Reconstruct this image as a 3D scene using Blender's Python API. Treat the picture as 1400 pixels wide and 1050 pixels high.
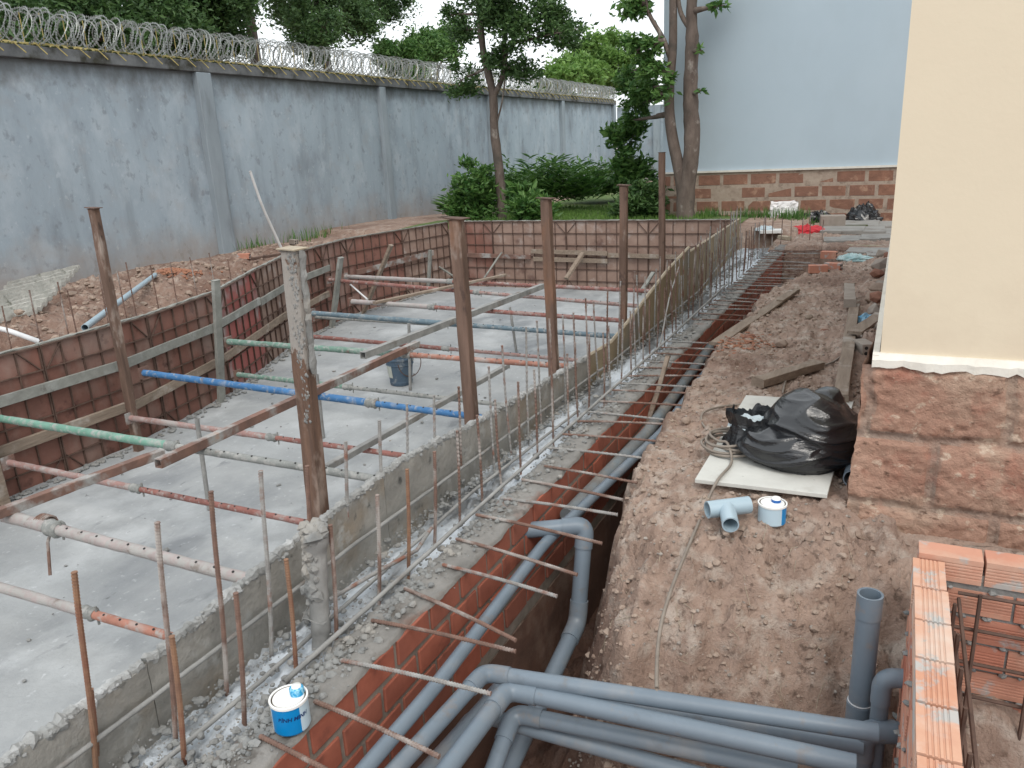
import bpy, math, random
import numpy as np
from mathutils import Vector, Matrix, noise
random.seed(7); rng = np.random.default_rng(7)
for o in list(bpy.data.objects): bpy.data.objects.remove(o)
S = bpy.context.scene; COL = S.collection

# ------------------------------------------------------------------ camera, sky, sun, exposure
F = 1072.0; CH = 1.5
def _n(v): return v/np.linalg.norm(v)
_Y = _n(np.array((540, 350, -F), float)); _Z = np.array((-180, 3555, F), float); _Z = _n(_Z-_Y*_Z.dot(_Y)); _X = np.cross(_Y, _Z)
RW = np.array([_X, _Y, _Z])
cd = bpy.data.cameras.new('camera'); cam = bpy.data.objects.new('camera', cd); COL.objects.link(cam); S.camera = cam
cd.sensor_width = 36; cd.lens = 36*F/1400; cd.clip_end = 1000; cd.clip_start = .05
m4 = Matrix(RW.tolist()).to_4x4(); m4.translation = (0, 0, CH); cam.matrix_world = m4
S.render.resolution_x = 1024; S.render.resolution_y = 768
W = bpy.data.worlds.new("World"); S.world = W; W.use_nodes = True
SUN_EL, SUN_AZ = math.radians(52), math.radians(148)      # azimuth from +Y towards +X
wn = W.node_tree.nodes; wl = W.node_tree.links
sky = wn.new('ShaderNodeTexSky'); sky.sky_type = 'NISHITA'; sky.sun_disc = False
sky.sun_elevation = SUN_EL; sky.sun_rotation = SUN_AZ; sky.air_density = 1.2; sky.dust_density = 6; sky.ozone_density = 1.2
# a bright thin cloud cover over the clear sky
cn = wn.new('ShaderNodeTexNoise'); cn.inputs['Scale'].default_value = 2.2; cn.inputs['Detail'].default_value = 6
cr = wn.new('ShaderNodeMapRange'); cr.inputs[1].default_value = .3; cr.inputs[2].default_value = .62; cr.inputs[3].default_value = .72; cr.inputs[4].default_value = .97; wl.new(cn.outputs[0], cr.inputs[0])
cx = wn.new('ShaderNodeMix'); cx.data_type = 'RGBA'; wl.new(cr.outputs[0], cx.inputs[0]); wl.new(sky.outputs[0], cx.inputs[6]); cx.inputs[7].default_value = (7.9, 8.25, 8.5, 1)
wl.new(cx.outputs[2], wn['Background'].inputs[0]); wn['Background'].inputs[1].default_value = 0.12
sl = bpy.data.lights.new('sun', 'SUN'); sl.energy = .9; sl.angle = math.radians(22); sl.color = (1, .96, .9)
so = bpy.data.objects.new('sun', sl); COL.objects.link(so)
sd = Vector((math.sin(SUN_AZ)*math.cos(SUN_EL), math.cos(SUN_AZ)*math.cos(SUN_EL), math.sin(SUN_EL)))
so.rotation_euler = sd.to_track_quat('Z', 'Y').to_euler(); so.location = (3, -5, 12)
S.view_settings.view_transform = 'Standard'; S.view_settings.look = 'None'; S.view_settings.exposure = 0.57; S.view_settings.gamma = 1

# ------------------------------------------------------------------ measuring helpers: where a sight line meets a level or a wall
def _ray(px, py): return RW @ np.array([px-700, 525-py, -F], float)
def Pz(px, py, z=0.):
    d = _ray(px, py); t = (z-CH)/d[2]; return Vector((d[0]*t, d[1]*t, z))
def Px(px, py, x):
    d = _ray(px, py); t = x/d[0]; return Vector((x, d[1]*t, CH+d[2]*t))
def Py(px, py, y):
    d = _ray(px, py); t = y/d[1]; return Vector((d[0]*t, y, CH+d[2]*t))
def interp(x, pts): return float(np.interp(x, [p[0] for p in pts], [p[1] for p in pts]))
def sst(a, b, x):
    t = min(1, max(0, (x-a)/(b-a))); return t*t*(3-2*t)
def nz(x, y, z=0., oct=4, H=.8): return noise.fractal(Vector((x, y, z)), H, 2.0, oct)
XPOOL = [(-3, -5.95), (4.4, -6.0), (5.95, -6.35), (8.05, -7.25), (9.8, -7.6), (12.5, -7.35)]
def xpool(y): return interp(y, XPOOL)
XFORM = [(-1, -1.85), (7.8, -1.85), (12.5, -2.2)]
def xform(y): return interp(y, XFORM)
YFAR = 12.5; ZS = -.88

# ------------------------------------------------------------------ mesh builder
ORG = {}
class MB:
    def __init__(s): s.v = []; s.f = []; s.mi = []; s.t = []; s.m = 0; s.tt = 0.5
    def face(s, idx): s.f.append(tuple(idx)); s.mi.append(s.m); s.t.append(s.tt)
    def grid(s, P, closed_u=False, closed_v=False):
        nu, nv = len(P), len(P[0]); b = len(s.v)
        for r in P: s.v.extend([tuple(p) for p in r])
        for i in range(nu if closed_u else nu-1):
            for j in range(nv if closed_v else nv-1):
                a = b+i*nv+j; c = b+((i+1) % nu)*nv+j
                s.face((a, b+i*nv+(j+1) % nv, b+((i+1) % nu)*nv+(j+1) % nv, c))
    def hexa(s, p8):
        b = len(s.v); s.v.extend([tuple(p) for p in p8])
        for q in ((0,3,2,1),(4,5,6,7),(0,1,5,4),(1,2,6,5),(2,3,7,6),(3,0,4,7)): s.face([b+i for i in q])
    def box(s, c, d, rot=None):
        c = Vector(c); h = Vector(d)/2; P = []
        for z in (-1, 1):
            for x, y in ((-1,-1),(1,-1),(1,1),(-1,1)):
                q = Vector((x*h.x, y*h.y, z*h.z))
                if rot is not None: q = rot @ q
                P.append(c+q)
        s.hexa(P)
    def beam(s, p0, p1, w, h, up=(0,0,1), segs=1, jit=0):
        p0 = Vector(p0); p1 = Vector(p1); d = (p1-p0).normalized(); u = Vector(up)
        if abs(d.dot(u)) > .95: u = Vector((0,1,0))
        sx = d.cross(u).normalized(); u = sx.cross(d).normalized(); R = []
        for k in range(segs+1):
            p = p0.lerp(p1, k/segs); j = (lambda: random.uniform(-jit, jit)) if jit else (lambda: 0)
            R.append([p+sx*(a*w/2+j())+u*(b*h/2+j()) for a, b in ((-1,-1),(1,-1),(1,1),(-1,1))])
        b0 = len(s.v); s.grid(R, closed_v=True)
        s.face([b0+3,b0+2,b0+1,b0][::-1]); e = len(s.v)-4; s.face([e,e+1,e+2,e+3][::-1])
    def tube(s, pts, r, n=8, caps=True, closed=False, sq=None):
        pts = [Vector(p) for p in pts]; N = len(pts); rs = r if isinstance(r, (list, tuple)) else [r]*N
        t = (pts[1]-pts[0]).normalized(); a = Vector((0,0,1)) if abs(t.z) < .9 else Vector((0,1,0))
        u = t.cross(a).normalized(); R = []
        for i in range(N):
            if closed: t2 = (pts[(i+1) % N]-pts[i-1]).normalized()
            else: t2 = (pts[min(i+1, N-1)]-pts[max(i-1, 0)])
            if not closed:
                t2 = t2.normalized() if t2.length > 1e-9 else t
            u = (u-t2*u.dot(t2)).normalized(); w = t2.cross(u); t = t2
            R.append([pts[i]+(u*math.cos(2*math.pi*k/n)+w*math.sin(2*math.pi*k/n))*rs[i] for k in range(n)])
        b0 = len(s.v); s.grid(R, closed_u=closed, closed_v=True)
        if caps and not closed:
            s.face([b0+k for k in range(n)]); e = len(s.v)-n; s.face([e+k for k in range(n)][::-1])
    def pipe(s, p0, p1, ro, ri, n=24):
        p0 = Vector(p0); p1 = Vector(p1); d = (p1-p0).normalized()
        a = Vector((0,0,1)) if abs(d.z) < .9 else Vector((0,1,0)); u = d.cross(a).normalized(); w = d.cross(u)
        C = [(p0, ro), (p1, ro), (p1, ri), (p0, ri)]
        R = [[c+(u*math.cos(2*math.pi*k/n)+w*math.sin(2*math.pi*k/n))*r for k in range(n)] for c, r in C]
        s.grid(R, closed_u=True, closed_v=True)
    def lathe(s, prof, c, n=32, ax=(0,0,1)):
        c = Vector(c); d = Vector(ax).normalized(); a = Vector((1,0,0)) if abs(d.x) < .9 else Vector((0,1,0))
        u = d.cross(a).normalized(); w = d.cross(u)
        s.grid([[c+d*z+(u*math.cos(2*math.pi*k/n)+w*math.sin(2*math.pi*k/n))*max(r, 1e-4) for k in range(n)] for r, z in prof], closed_v=True)
    def stone(s, c, r, fl=.7):
        b = len(s.v); g = (1+5**.5)/2
        V = [(-1,g,0),(1,g,0),(-1,-g,0),(1,-g,0),(0,-1,g),(0,1,g),(0,-1,-g),(0,1,-g),(g,0,-1),(g,0,1),(-g,0,-1),(-g,0,1)]
        Fc = [(0,11,5),(0,5,1),(0,1,7),(0,7,10),(0,10,11),(1,5,9),(5,11,4),(11,10,2),(10,7,6),(7,1,8),(3,9,4),(3,4,2),(3,2,6),(3,6,8),(3,8,9),(4,9,5),(2,4,11),(6,2,10),(8,6,7),(9,8,1)]
        an = random.uniform(0, 6.28); ca, sa = math.cos(an), math.sin(an); ex = random.uniform(.7, 1.4)
        for x, y, z in V:
            k = r/1.9*random.uniform(.75, 1.2); x, y, z = x*k*ex, y*k, z*k*fl
            s.v.append((c[0]+x*ca-y*sa, c[1]+x*sa+y*ca, c[2]+z))
        s.tt = random.random()
        for q in Fc: s.face([b+i for i in q])
    def rough(s, amp, sc, seed=0, start=0):
        for i in range(start, len(s.v)):
            p = Vector(s.v[i]); q = p*sc+Vector((seed, 0, 0))
            s.v[i] = tuple(p+noise.noise_vector(q)*amp)
    def build(s, name, mats, parent=None, smooth=False, bevel=0, origin=None):
        if not isinstance(mats, (list, tuple)): mats = [mats]
        if parent is not None: org = ORG[parent]
        elif origin is not None: org = Vector(origin)
        else:
            A = np.array(s.v); lo = A.min(0); hi = A.max(0); org = Vector(((lo[0]+hi[0])/2, (lo[1]+hi[1])/2, lo[2]))
        me = bpy.data.meshes.new(name); A = np.array(s.v)-np.array(org)
        me.from_pydata(A.tolist(), [], s.f)
        for m in mats: me.materials.append(m)
        me.polygons.foreach_set('material_index', s.mi)
        if smooth: me.polygons.foreach_set('use_smooth', [True]*len(s.f))
        at = me.attributes.new('tint', 'FLOAT', 'FACE'); at.data.foreach_set('value', s.t)
        me.update(); o = bpy.data.objects.new(name, me); COL.objects.link(o)
        if parent is None: o.location = org
        else: o.parent = parent
        if smooth is 2 or smooth == 2:
            me.set_sharp_from_angle(angle=math.radians(40))
        if bevel:
            b = o.modifiers.new('bevel', 'BEVEL'); b.width = bevel; b.segments = 2; b.limit_method = 'ANGLE'
        ORG[o] = org; return o
def tag(o, label, cat, group=None, kind=None):
    o['label'] = label; o['category'] = cat
    if group: o['group'] = group
    if kind: o['kind'] = kind
    return o
def thing(name, loc, label, cat, group=None):
    o = bpy.data.objects.new(name, None); COL.objects.link(o); o.location = loc; o.empty_display_size = .1
    ORG[o] = Vector(loc); return tag(o, label, cat, group)
def struct(o): o['kind'] = 'structure'; return o
def copy_tree(o, loc, label, group=None, rot=None):
    c = o.copy(); COL.objects.link(c); c.location = loc; c['label'] = label
    if group: c['group'] = group
    if rot: c.rotation_euler = rot
    def rec(src, dst):
        for ch in src.children:
            d = ch.copy(); COL.objects.link(d); d.parent = dst; rec(ch, d)
    rec(o, c); ORG[c] = Vector(loc); return c

# ------------------------------------------------------------------ materials
def M(name, c1, c2, s=6, rough=.85, bump=.3, bs=60, stretch=(1,1,1), layers=(), metal=0, spec=.3, bd=.01, tint=None, trans=0, lo=.32, hi=.68):
    m = bpy.data.materials.new(name); m.use_nodes = True; N = m.node_tree.nodes; L = m.node_tree.links; bs_ = N['Principled BSDF']
    tc = N.new('ShaderNodeTexCoord'); oi = N.new('ShaderNodeObjectInfo'); add = N.new('ShaderNodeVectorMath'); add.operation = 'MULTIPLY_ADD'
    cmb = N.new('ShaderNodeCombineXYZ')
    for k in range(3): L.new(oi.outputs['Random'], cmb.inputs[k])
    add.inputs[1].default_value = (37, 53, 71); L.new(cmb.outputs[0], add.inputs[0]); L.new(tc.outputs['Object'], add.inputs[2])
    def mp(st):
        mm = N.new('ShaderNodeMapping'); mm.inputs['Scale'].default_value = st; L.new(add.outputs[0], mm.inputs[0]); return mm
    def ns(sc, st, det=7, rg=.62):
        n = N.new('ShaderNodeTexNoise'); n.inputs['Scale'].default_value = sc; n.inputs['Detail'].default_value = det; n.inputs['Roughness'].default_value = rg
        L.new(mp(st).outputs[0], n.inputs['Vector']); return n.outputs[0]
    def mr(x, a, b, c=0, d=1):
        r = N.new('ShaderNodeMapRange'); r.inputs[1].default_value = a; r.inputs[2].default_value = b; r.inputs[3].default_value = c; r.inputs[4].default_value = d; L.new(x, r.inputs[0]); return r.outputs[0]
    def mix(f, a, b):
        x = N.new('ShaderNodeMix'); x.data_type = 'RGBA'
        L.new(f, x.inputs[0])
        for k, q in ((6, a), (7, b)):
            if isinstance(q, tuple): x.inputs[k].default_value = (*q, 1)
            else: L.new(q, x.inputs[k])
        return x.outputs[2]
    n1 = ns(s, stretch); col = mix(mr(n1, lo, hi), tuple(c1), tuple(c2))
    if tint:
        at = N.new('ShaderNodeAttribute'); at.attribute_name = 'tint'
        col = mix(mr(at.outputs['Fac'], 0, 1, 0, tint[1]), col, tuple(tint[0]))
    for ly in layers:
        c, sc, a, b = ly[:4]; st = ly[4] if len(ly) > 4 else (1,1,1); am = ly[5] if len(ly) > 5 else 1
        col = mix(mr(ns(sc, st, 6, .6), a, b, 0, am), col, tuple(c))
    L.new(col, bs_.inputs['Base Color']); bs_.inputs['Metallic'].default_value = metal; bs_.inputs['Specular IOR Level'].default_value = spec
    L.new(mr(n1, .3, .7, rough-.07, min(1, rough+.07)), bs_.inputs['Roughness'])
    if bump:
        bn = N.new('ShaderNodeBump'); bn.inputs['Strength'].default_value = bump; bn.inputs['Distance'].default_value = bd
        am = N.new('ShaderNodeMath'); am.operation = 'MULTIPLY_ADD'; am.inputs[1].default_value = .5
        L.new(ns(bs, stretch, 5, .7), am.inputs[0]); L.new(ns(bs/5, stretch, 5), am.inputs[2]); L.new(am.outputs[0], bn.inputs['Height']); L.new(bn.outputs[0], bs_.inputs['Normal'])
    if trans:
        tr = N.new('ShaderNodeBsdfTranslucent'); L.new(col, tr.inputs[0]); ms = N.new('ShaderNodeMixShader'); ms.inputs[0].default_value = trans
        L.new(bs_.outputs[0], ms.inputs[1]); L.new(tr.outputs[0], ms.inputs[2]); L.new(ms.outputs[0], N['Material Output'].inputs[0])
    return m
MAT = dict(
 soil=M('soil', (.41,.30,.24), (.27,.19,.15), 6, .95, 1, 60, layers=[((.45,.375,.32), 9, .50, .66), ((.20,.125,.095), 1.3, .50, .66, (1,1,1), .8), ((.13,.09,.07), 24, .58, .68, (1,1,1), .8), ((.48,.44,.40), 55, .66, .71, (1,1,1), .8)], bd=.025),
 soilred=M('soil_red', (.20,.115,.08), (.11,.065,.05), 4, .95, .9, 70, layers=[((.3,.22,.17), 9, .58, .75)], bd=.02),
 lawn=M('lawn', (.06,.11,.03), (.12,.16,.05), 6, .95, .8, 40, layers=[((.2,.15,.1), 3, .6, .75)]),
 grass=M('grass', (.05,.12,.025), (.12,.22,.05), 3, .8, 0, tint=((.16,.26,.06), .7), trans=.2),
 slab=M('slab_concrete', (.38,.395,.40), (.27,.283,.29), 1.3, .8, .6, 22, layers=[((.185,.20,.215), .9, .50, .66, (1,.5,1), .75), ((.50,.52,.53), 1.7, .52, .68, (1,.8,1), .6), ((.16,.17,.18), 5, .62, .70, (1,.35,1), .6), ((.62,.64,.66), 24, .62, .70, (1,.7,1), .4), ((.12,.125,.13), 13, .68, .73, (1,.5,1), .7)], bd=.018),
 dust=M('footing_dust', (.22,.23,.235), (.13,.135,.14), 5, .95, .9, 60, layers=[((.60,.65,.70), 2.3, .43, .53, (1.8,.5,1), .9), ((.10,.105,.11), 14, .60, .72, (1,1,1), .8)], bd=.01),
 cem=M('cement', (.25,.255,.25), (.14,.145,.145), 7, .95, .8, 60, layers=[((.33,.31,.28), 5, .52, .7)], bd=.01, tint=((.30,.30,.29), .6)),
 crust=M('cement_crust', (.36,.365,.36), (.20,.205,.20), 12, .95, .8, 90, layers=[((.48,.49,.49), 7, .52, .68)], bd=.008),
 mortar=M('mortar', (.28,.24,.205), (.17,.145,.12), 9, .95, .8, 70),
 cap=M('mortar_capping', (.26,.25,.235), (.15,.145,.135), 6, .95, .8, 70, layers=[((.27,.13,.09), 3, .56, .7, (1,1,1), .6), ((.10,.09,.08), 8, .58, .7)], bd=.008),
 brick=M('clay_brick', (.38,.12,.075), (.27,.08,.052), 10, .85, .5, 80, layers=[((.10,.045,.035), 5, .58, .75, (1,1,1), .7)], tint=((.20,.09,.065), .6), bd=.004),
 obrick=M('orange_brick', (.46,.17,.11), (.33,.11,.075), 9, .85, .4, 90, layers=[((.55,.40,.31), 5, .54, .70, (1,1,1), .7), ((.38,.39,.38), 9, .56, .63, (1,1,1), .85)], tint=((.62,.36,.26), .7), bd=.003),
 tbrick=M('top_brick', (.58,.33,.22), (.50,.24,.16), 9, .85, .4, 90, layers=[((.60,.50,.43), 6, .46, .66, (1,1,1), .8), ((.42,.43,.42), 9, .54, .60, (1,1,1), .9)], tint=((.62,.42,.32), .6), bd=.003),
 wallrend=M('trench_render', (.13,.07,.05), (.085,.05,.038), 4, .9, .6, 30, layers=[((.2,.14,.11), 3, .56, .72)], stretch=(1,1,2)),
 fence=M('fence_plaster', (.36,.43,.485), (.275,.33,.38), 1.1, .85, .35, 18, stretch=(1,1,.5), layers=[((.20,.235,.26), 3.4, .52, .74, (1,1,.13), .55), ((.42,.48,.53), 2.1, .52, .68, (1,1,.7), .65), ((.15,.165,.175), 1.1, .56, .72, (1,1,.5), .5), ((.17,.19,.205), 7, .58, .68, (1,1,.8), .5), ((.46,.52,.57), 13, .62, .70, (1,1,.8), .5)], bd=.02),
 fencedirt=M('coping_plaster', (.19,.20,.205), (.10,.105,.11), 4, .9, .6, 25, layers=[((.05,.05,.04), 3, .5, .65)]),
 pil=M('pilaster_plaster', (.32,.37,.41), (.24,.28,.31), 2.2, .85, .4, 20, stretch=(1,1,.3), layers=[((.12,.13,.14), 2, .56, .7, (1,1,.2), .8)]),
 moss=M('moss', (.035,.05,.02), (.09,.10,.04), 14, 1, .8, 40),
 wire=M('galvanised', (.38,.40,.39), (.2,.21,.2), 20, .45, 0, metal=.55, spec=.5),
 yel=M('yellow_rod', (.48,.40,.16), (.32,.26,.1), 20, .7, 0),
 lat=M('laterite', (.30,.155,.105), (.20,.105,.075), 8, .95, .9, 60, layers=[((.42,.27,.19), 6, .57, .68, (1,1,1), .8), ((.10,.055,.045), 18, .63, .72)], tint=((.22,.12,.09), .6), bd=.015),
 latn=M('laterite_near', (.43,.27,.20), (.32,.185,.135), 5, .95, 1, 45, tint=((.30,.245,.205), .8), layers=[((.42,.31,.235), 2.6, .52, .66, (1,1,1.7), .6), ((.34,.13,.09), 3.1, .54, .66, (1,1,1), .7), ((.58,.47,.37), 12, .60, .66, (1,1,1.4), .7), ((.12,.07,.05), 16, .60, .68, (1,1,1.8), .85)], bd=.02),
 latm=M('laterite_mortar', (.40,.33,.27), (.30,.235,.19), 12, .95, .8, 50, layers=[((.2,.15,.12), 6, .55, .7)]),
 cream=M('cream_paint', (.72,.635,.49), (.70,.615,.475), 2, .8, .25, 60, bd=.004, layers=[((.66,.58,.44), 1.3, .52, .72, (1,1,.5), .6), ((.60,.52,.40), 5, .66, .74, (1,1,.25), .35)]),
 white=M('white_plaster', (.74,.72,.66), (.62,.59,.53), 8, .85, .4, 60),
 blue=M('pale_blue_paint', (.42,.51,.58), (.395,.485,.555), .7, .8, .2, 30, bd=.006, layers=[((.38,.46,.52), 1.2, .50, .70, (1,1,.6), .6)]),
 steelred=M('panel_red', (.27,.125,.09), (.17,.085,.062), 4, .8, .3, 50, layers=[((.33,.245,.21), 2.2, .48, .68, (1,1,.6), .75), ((.07,.035,.03), 6, .60, .75)], tint=((.25,.13,.12), .5)),
 steelpink=M('panel_pink', (.35,.25,.205), (.23,.15,.12), 3, .85, .3, 50, layers=[((.40,.33,.30), 5, .55, .7), ((.12,.07,.06), 3, .6, .75)]),
 steelbright=M('panel_bright', (.38,.115,.10), (.28,.12,.11), 3, .8, .3, 50, layers=[((.36,.29,.28), 3, .48, .62)]),
 rib=M('panel_rib', (.15,.095,.075), (.08,.052,.042), 12, .85, .3, 60),
 ply=M('plywood', (.30,.235,.15), (.21,.17,.115), 3, .85, .4, 40, stretch=(1,1,.5), layers=[((.19,.185,.17), 2, .5, .7), ((.36,.30,.20), 5, .58, .72)]),
 plygrey=M('cement_splashed_ply', (.32,.31,.285), (.215,.21,.195), 6, .9, .8, 40, layers=[((.26,.21,.155), 2.5, .5, .66, (1,1,1), .7), ((.36,.36,.345), 9, .57, .7), ((.085,.085,.08), 12, .62, .72)], bd=.012),
 plyedge=M('ply_edge', (.45,.38,.28), (.34,.30,.24), 20, .9, .4, 60),
 wood=M('weathered_timber', (.30,.24,.19), (.20,.155,.12), 9, .85, .5, 60, stretch=(4,.4,4), layers=[((.38,.34,.30), 5, .56, .7)]),
 woodgrey=M('grey_timber', (.29,.295,.27), (.19,.19,.175), 8, .9, .5, 60, layers=[((.36,.37,.35), 4, .54, .7), ((.11,.10,.09), 9, .62, .75)]),
 woodbrown=M('brown_timber', (.20,.13,.10), (.10,.065,.05), 7, .85, .7, 60, stretch=(3,3,.35), layers=[((.36,.30,.26), 9, .56, .68, (1,1,.35), .85), ((.27,.14,.085), 4, .55, .7, (1,1,.4), .6), ((.06,.04,.035), 11, .62, .70, (1,1,.5), .8)]),
 woodred=M('rusty_channel', (.23,.13,.10), (.14,.09,.075), 7, .8, .5, 60, layers=[((.33,.33,.32), 4, .50, .62), ((.38,.2,.13), 4, .62, .74)]),
 steelgrey=M('cement_steel', (.34,.34,.33), (.2,.2,.195), 7, .8, .5, 50, layers=[((.16,.13,.11), 4, .58, .7)]),
 rust=M('rebar_rust', (.22,.135,.105), (.13,.085,.07), 25, .85, .3, 120, layers=[((.38,.36,.34), 10, .50, .62, (1,1,.5), .85)]),
 rustor=M('rebar_orange_rust', (.27,.155,.095), (.18,.105,.075), 18, .85, .3, 120, layers=[((.20,.09,.06), 9, .5, .66)]),
 rebgrey=M('rebar_cement', (.35,.35,.34), (.22,.21,.20), 25, .9, .3, 120, layers=[((.22,.11,.08), 12, .52, .66)]),
 pvc=M('grey_pvc', (.175,.22,.265), (.145,.185,.225), 3, .42, .08, 60, layers=[((.30,.28,.26), 4, .53, .72, (1,1,1), .5), ((.24,.20,.17), 14, .60, .72, (1,1,1), .6), ((.10,.12,.14), 7, .6, .72, (1,1,1), .5)], spec=.45),
 pvcmud=M('muddy_pvc', (.17,.21,.235), (.16,.15,.14), 7, .7, .5, 40, layers=[((.23,.22,.20), 5, .5, .62)]),
 pvcin=M('pvc_inside', (.06,.075,.09), (.04,.05,.06), 3, .6, 0),
 pvclight=M('light_pvc', (.36,.46,.52), (.32,.42,.48), 4, .35, .05, 60, spec=.5),
 wpipe=M('white_pvc', (.70,.71,.72), (.58,.58,.58), 8, .5, 0),
 canblue=M('can_blue', (.0,.23,.56), (.0,.19,.48), 5, .3, 0, spec=.5),
 canpale=M('can_pale', (.50,.64,.72), (.44,.56,.64), 3, .4, .05, 30),
 canwhite=M('can_white', (.84,.84,.82), (.76,.76,.74), 8, .35, .05, 60),
 canrim=M('can_groove', (.12,.10,.08), (.2,.17,.13), 30, .5, 0, metal=.4),
 canletter=M('can_letter', (.01,.035,.14), (.01,.03,.12), 8, .4, 0),
 capblue=M('cap_blue', (.03,.14,.42), (.01,.08,.3), 30, .4, 0),
 capcyan=M('cap_cyan', (.01,.28,.55), (.30,.6,.75), 90, .35, 0, lo=.45, hi=.6),
 bag=M('black_plastic', (.008,.009,.011), (.014,.015,.018), 4, .20, .55, 16, spec=.75, bd=.016, stretch=(.6,.6,2.4)),
 cloth=M('pale_paper', (.55,.63,.68), (.42,.48,.5), 8, .8, .5, 30, bd=.01),
 board=M('white_board', (.60,.60,.56), (.48,.48,.45), 4, .75, .3, 50, layers=[((.14,.13,.12), 38, .68, .72, (1,1,1), .8), ((.40,.38,.34), 6, .56, .7, (1,1,1), .6)]),
 hose=M('grey_hose', (.26,.225,.19), (.19,.16,.135), 20, .65, 0),
 bucket=M('bucket_blue', (.085,.13,.18), (.06,.09,.13), 6, .6, .2, 30, layers=[((.28,.3,.31), 6, .56, .68)]),
 label=M('bucket_label', (.52,.54,.48), (.40,.42,.38), 12, .7, 0),
 dark=M('dark', (.02,.02,.02), (.03,.03,.03), 5, .7, 0),
 cloud_grey=M('pebble', (.27,.24,.21), (.17,.14,.12), 15, .95, .5, 60, tint=((.42,.38,.34), .6)),
 clod=M('clod', (.34,.26,.21), (.22,.16,.125), 12, .95, .7, 60, tint=((.42,.34,.28), .5)),
 bark=M('bark', (.17,.135,.115), (.09,.07,.06), 8, .95, .8, 25, stretch=(1,1,.4), layers=[((.34,.31,.28), 5, .60, .70, (1,1,.7), .7), ((.08,.07,.06), 3, .58, .72)], bd=.02),
 leafd=M('leaf_dark', (.030,.078,.026), (.06,.125,.04), 3, .5, 0, tint=((.10,.18,.05), .75), trans=.25, spec=.4),
 leafm=M('leaf_mid', (.032,.105,.026), (.06,.15,.035), 2, .5, 0, tint=((.15,.27,.065), .75), trans=.28, spec=.4),
 leafl=M('leaf_light', (.07,.17,.03), (.12,.24,.05), 1.5, .5, 0, tint=((.22,.36,.09), .7), trans=.35, spec=.4),
 paving=M('paving', (.33,.32,.30), (.24,.23,.215), 5, .9, .5, 50, layers=[((.16,.13,.11), 3, .56, .7)]),
 redp=M('red_plastic', (.60,.035,.045), (.45,.03,.04), 20, .4, .3, 50),
 bluep=M('blue_plastic', (.10,.32,.50), (.45,.6,.68), 14, .35, .5, 40),
 cyanp=M('cyan_plastic', (.55,.66,.66), (.25,.42,.44), 9, .4, .5, 40),
 greyblock=M('grey_block', (.34,.30,.26), (.26,.22,.19), 8, .9, .4, 60),
 redstone=M('red_stone', (.28,.14,.10), (.2,.1,.07), 10, .95, .6, 60),
 sheet=M('roof_sheet', (.60,.59,.54), (.44,.44,.40), 7, .95, .6, 35, layers=[((.12,.13,.09), 5, .60, .72), ((.38,.38,.35), 9, .6, .7)], bd=.03),
 orsoil=M('orange_soil', (.36,.17,.10), (.26,.13,.09), 8, .95, .8, 60),
)
# face tint also for soil below the surface: the subsoil is redder
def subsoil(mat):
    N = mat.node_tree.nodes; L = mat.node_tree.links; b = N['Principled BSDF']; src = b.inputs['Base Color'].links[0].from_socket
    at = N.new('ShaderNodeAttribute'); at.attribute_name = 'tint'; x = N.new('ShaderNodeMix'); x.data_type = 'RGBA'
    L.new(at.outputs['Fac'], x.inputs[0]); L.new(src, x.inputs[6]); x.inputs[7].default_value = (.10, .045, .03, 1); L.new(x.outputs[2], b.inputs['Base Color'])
subsoil(MAT['soil'])

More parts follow.
